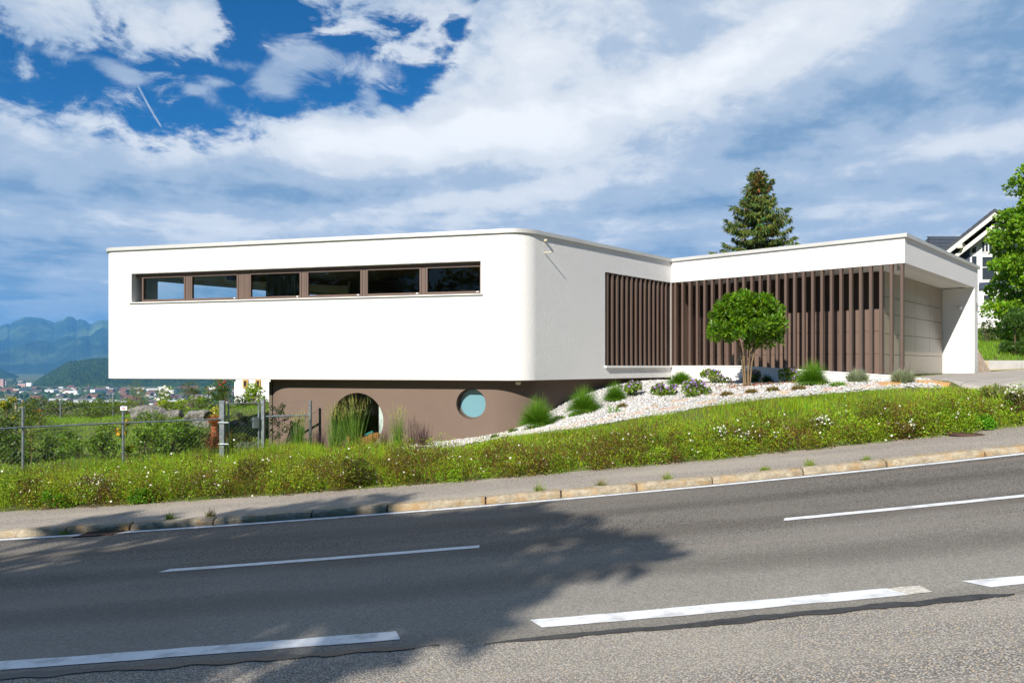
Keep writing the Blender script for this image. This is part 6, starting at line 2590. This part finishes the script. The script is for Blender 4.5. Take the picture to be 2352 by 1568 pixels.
def massif(name, pts, Yf, Yc, zfoot, m, px0, px1, nx, ny, rough, back=1.3, zq_=1.15, kind='structure', seed=0, fine=0.0):
    px = np.linspace(px0, px1, nx)
    if name == 'mountains':
        px = np.concatenate([np.linspace(px0, -62, 110), np.arange(-60, 330, 1.0), np.linspace(332, px1, 170)])
        nx = len(px)
    t = np.concatenate([np.linspace(0, 1, ny), np.linspace(1.02, back, 6)])
    PX, T = np.meshgrid(px, t)
    zc_ = (HY - prof(pts, PX)) * Yc / F
    Y = Yf + (Yc - Yf) * T
    X = (PX - CX) / F * Y
    up = np.clip(T, 0, 1) ** zq_
    Z = zfoot + (zc_ - zfoot) * up
    amp = rough * np.clip(T * (1 - T) * 4, 0, 1) * (zc_ - zfoot)
    sc = 4.6 / (Yc - Yf)
    rid, am = 0, 0.6
    for k_ in range(6):
        rid = rid + am * (1 - 2 * np.abs(vnoise(X * sc * 2 ** k_ + 3.1 * k_, Y * sc * 0.6 * 2 ** k_ + 0.25 * X * sc, seed + k_)))
        am *= 0.52
    rid = 0.45 + 0.55 * rid
    Z = Z + amp * (rid - 0.45)
    line = (HY - prof(pts, PX)) * Y / F
    Z = np.where(T < 1, np.minimum(Z, line - 0.004 * Y * (1 - T) - 2), Z)
    Z = np.where(T > 1, zc_ - (T - 1) * (Yc - Yf) * 0.8, Z)
    if fine:
        Z = Z + fine * (rng.random(Z.shape) - 0.5) * np.clip(T * 8, 0, 1)
    V = np.stack([X.ravel(), Y.ravel(), Z.ravel()], 1)
    n_t = len(t)
    i = (np.arange(n_t - 1)[:, None] * nx + np.arange(nx - 1)[None, :]).ravel()
    o = npmesh(name, V, np.stack([i, i + 1, i + 1 + nx, i + nx], 1), m)
    return tag(o, kind=kind)


M['mountain'] = mat('mountain', (0.014, 0.030, 0.012), (0.030, 0.050, 0.016), 0.0020, 1.0, spec=0.0, detail=9, c3=(0.11, 0.15, 0.045), s3=0.0013, stretch=(1, 0.7, 2.2))
M['forest'] = mat('forest', (0.014, 0.034, 0.008), (0.045, 0.075, 0.014), 0.02, 1.0, spec=0.0, detail=8)
M['meadow'] = mat('meadow', (0.10, 0.16, 0.03), (0.08, 0.13, 0.03), 0.01, 1.0, spec=0.0)
massif('mountains', MTN, 8600, 14500, -110, M['mountain'], -1500, 1700, 520, 150, 0.60, seed=2, zq_=1.55)
massif('hill', [(-800, 800), (-300, 830), (-60, 838), (0, 846), (20, 853), (49, 866), (80, 873), (110, 878), (150, 878)], 5600, 6800, -104, M['forest'], -800, 150, 160, 24, 0.05, seed=5, fine=12)
massif('hill', [(62, 892), (72, 884), (84, 873), (98, 864), (118, 852), (136, 842), (150, 834), (158, 829), (164, 829.5), (180, 828), (205, 824), (240, 822), (300, 819), (400, 822), (520, 829), (650, 840), (800, 850), (950, 868), (1100, 892)], 3500, 4500, -104, M['forest'], 62, 1100, 520, 90, 0.06, seed=9, fine=15, zq_=0.8)


def valley(px, py):
    """point of the valley floor seen at a photo position"""
    Y = 100.0 * F / (py - HY)
    return (px - CX) / F * Y, Y


# meadow patches at the foot of the hill
for px, py, w, h in ((188, 880, 34, 10), (155, 884, 22, 6), (240, 887, 44, 5), (35, 899, 30, 4)):
    x_, y_ = valley(px, max(py, 885))
    s = y_ / F
    zc_ = (HY - py) * s
    mb = MB()
    n = 18
    ring = [(x_ + math.cos(2 * math.pi * k / n) * w / 2 * s * rng.uniform(0.85, 1.1), y_ - 60 + math.sin(2 * math.pi * k / n) * 60, zc_ + math.sin(2 * math.pi * k / n) * h / 2 * s) for k in range(n)]
    ring2 = [(a, b + 30, c_ - 8) for a, b, c_ in ring]
    mb.add(ring + ring2, [tuple(range(n))] + [(k, n + k, n + (k + 1) % n, (k + 1) % n) for k in range(n)])
    tag(mb.build('meadow', M['meadow']), kind='structure')

M['twall'] = mat('town_white', (0.72, 0.71, 0.68), None, rough=0.8)
M['twall2'] = mat('town_cream', (0.55, 0.50, 0.42), None, rough=0.8)
M['tred'] = mat('town_red_roof', (0.16, 0.075, 0.05), None, rough=0.8)
M['tdark'] = mat('town_dark_roof', (0.10, 0.085, 0.08), None, rough=0.8)
M['tgrey'] = mat('town_grey_roof', (0.42, 0.45, 0.48), None, rough=0.6)
M['tpink'] = mat('town_pink_wall', (0.46, 0.28, 0.25), None, rough=0.8)


def small_house(w, d, h, rh, wall, roofm, name='town_house'):
    mb = MB()
    mb.box((0, 0, h / 2), (w, d, h), 0)
    if rh > 0:
        e = 0.6
        vs = [(-w / 2 - e, -d / 2 - e, h - 0.3), (w / 2 + e, -d / 2 - e, h - 0.3), (w / 2 + e, 0, h + rh), (-w / 2 - e, 0, h + rh), (-w / 2 - e, d / 2 + e, h - 0.3), (w / 2 + e, d / 2 + e, h - 0.3)]
        mb.add(vs, [(0, 1, 2, 3), (3, 2, 5, 4), (0, 3, 4), (1, 5, 2), (0, 4, 5, 1)], 1)
    else:
        mb.box((0, 0, h + 0.3), (w + 0.6, d + 0.6, 0.6), 0, 1)
    return mb.build(name, [M[wall], M[roofm]])


protos = [(small_house(15, 11, 6.5, 5, 'twall', 'tred'), 'small white red-roofed house among trees in the far valley town'),
          (small_house(18, 12, 7, 4.5, 'twall', 'tdark'), 'small white dark-roofed house among trees in the far valley town'),
          (small_house(16, 12, 6, 5, 'twall2', 'tred'), 'small cream red-roofed house among trees in the far valley town'),
          (small_house(30, 14, 10, 0, 'twall', 'tgrey'), 'white flat-roofed block in the far valley town'),
          (small_house(46, 16, 9, 0, 'twall2', 'tgrey'), 'long cream flat-roofed building in the far valley town')]
used = [False] * len(protos)
pr = random.Random(5)
for k in range(235):
    py = 872 + 72 * pr.random() ** 0.85
    px = pr.uniform(-40, 640) if k < 200 else pr.uniform(-420, -40)
    if px > 80 and py < 892:
        py = pr.uniform(893, 925)
    i = pr.choices(range(5), (3, 6, 2, 3, 1))[0]
    x_, y_ = valley(px, py)
    o, lab = protos[i]
    if used[i]:
        o = o.copy()
        COL.objects.link(o)
    used[i] = True
    o.location = (x_, y_, -100.3)
    o.rotation_euler = (0, 0, pr.uniform(-0.6, 0.6) + (1.57 if pr.random() < 0.3 else 0))
    q = pr.uniform(1.0, 1.75)
    o.scale = (q, q, q)
    tag(o, lab, 'house', 'houses of the far valley town')


def block(lab, px0, px1, py0, py1, wall='twall', roofm='tgrey', rh=0.0, name='town_building', cat='building', dist=None):
    x0, y_ = valley(px0, py1)
    s = y_ / F
    w = (px1 - px0) * s
    h = (py1 - py0) * s
    o = small_house(w, max(14, w * 0.3), h, rh, wall, roofm, name)
    o.location = (x0 + w / 2, y_, -100.2)
    return tag(o, lab, cat)


block('large hall with a pale grey roof at the left edge of the valley', -60, 48, 923, 934, 'twall', 'tgrey', 9)
block('tall pink and white tower block at the far left of the town', 3, 10, 870, 890, 'tpink', 'tgrey')
block('pale tower block next to the pink one', 11, 16, 873, 889, 'twall2', 'tgrey')
block('reddish long building in the distant town centre', 42, 60, 880, 888, 'tpink', 'tgrey')
block('white office block right of the distant town centre', 62, 74, 878, 889)
block('white cube tower in the middle of the valley', 133, 143, 904, 916)
block('white gable building below the church spire', 157, 164, 922, 929, 'twall', 'tred', 9)
block('white low block in the near part of the town', 97, 116, 925, 933, 'twall', 'tred')
block('long white apartment slab at the near edge of the town, left part', 30, 76, 936, 946)
block('long white apartment slab behind the round trees', 88, 118, 937, 945)
block('white apartment slab with many windows at the near edge of town', 128, 150, 936, 945)
block('large white building just above the garden shrubs', 195, 226, 934, 947)


def church(lab, px, pyb, pyt, col):
    x_, y_ = valley(px, pyb)
    s = y_ / F
    h = (pyb - pyt) * s
    t = thing('church', lab, 'church', (x_, y_, -100.2), 'churches in the valley')
    w = h * 0.13
    mb = MB()
    mb.box((0, 0, h * 0.25), (w * 2, w * 2, h * 0.5), 0)
    mb.build('tower', M['twall'], t).matrix_parent_inverse = Matrix.Identity(4)
    mb = MB()
    mb.tube([(0, 0, h * 0.5), (0, 0, h)], [w * 1.5, 0.3], 8)
    mb.build('spire', M[col], t).matrix_parent_inverse = Matrix.Identity(4)
    mb = MB()
    mb.box((w * 3.4, 0, h * 0.12), (w * 4.8, w * 2.6, h * 0.24), 0)
    mb.build('nave', M['twall'], t).matrix_parent_inverse = Matrix.Identity(4)


church('church with a tall red spire at the foot of the hill', 204, 892, 880, 'tred')
church('church with a dark pointed spire in the middle of town', 160, 926, 907, 'tdark')
# trees of the valley: a mass nobody could count
n = 7600
px = np.where(np.arange(n) < 5200, rng.uniform(-80, 680, n), rng.uniform(-700, -60, n))
py = 873 + 78 * rng.random(n) ** 0.8
py = np.where((px > 80) & (py < 892), rng.uniform(892, 948, n), py)
Yv = 100.0 * F / (py - HY)
Xv = (px - CX) / F * Yv
h = rng.uniform(4, 9, n) * rng.choice([0.8, 1.0, 1.3], n)
o = stones('valley_woods', np.column_stack([Xv, Yv, -100 + h * 0.5]), h, lambda q: shade((0.030, 0.058, 0.016), q, 0.4, 0.15), M['needle'], flat=0.8)
# trees on the slope just below the garden
for k, (px, py, r, lab) in enumerate(((91, 944, 20, 'rounded dark tree in front of the white apartment slab, left one'), (113, 946, 22, 'rounded dark tree in front of the white apartment slab, right one'), (60, 940, 14, 'small dark tree left of the apartment slab'))):
    Y = 420.0
    p = at(px, py, Y)
    s = Y / F
    zg = gz(p.x, Y)
    hh = max((HY - py + r * 0.9) * s - zg, 2.0)
    tree('valley_tree', lab, (p.x, Y, zg), 2, 0.4, (0, 0, hh * 0.55), (r * s * 0.55, r * s * 0.55, hh * 0.42), 24, 60, 0.9, 0.6, (0.030, 0.055, 0.016), 'rounded trees below the garden', (r * s * 0.18, r * s * 0.3))

# ------------------------------------------------------------------ air
hz = bpy.data.materials.new('haze')
hz.use_nodes = True
t = hz.node_tree
t.nodes.clear()
pvn = t.nodes.new('ShaderNodeVolumePrincipled')
pvn.inputs['Color'].default_value = (0.16, 0.50, 1.0, 1)
pvn.inputs['Density'].default_value = 6.6e-5
pvn.inputs['Anisotropy'].default_value = 0.0
on = t.nodes.new('ShaderNodeOutputMaterial')
t.links.new(pvn.outputs[0], on.inputs['Volume'])
mb = MB()
mb.box((0, 9200, 500), (46000, 21000, 1300), 0)
o = mb.build('haze', hz)
tag(o, kind='stuff')
try:
    SC.cycles.volume_step_rate = 10
    SC.cycles.volume_max_steps = 64
except Exception:
    pass
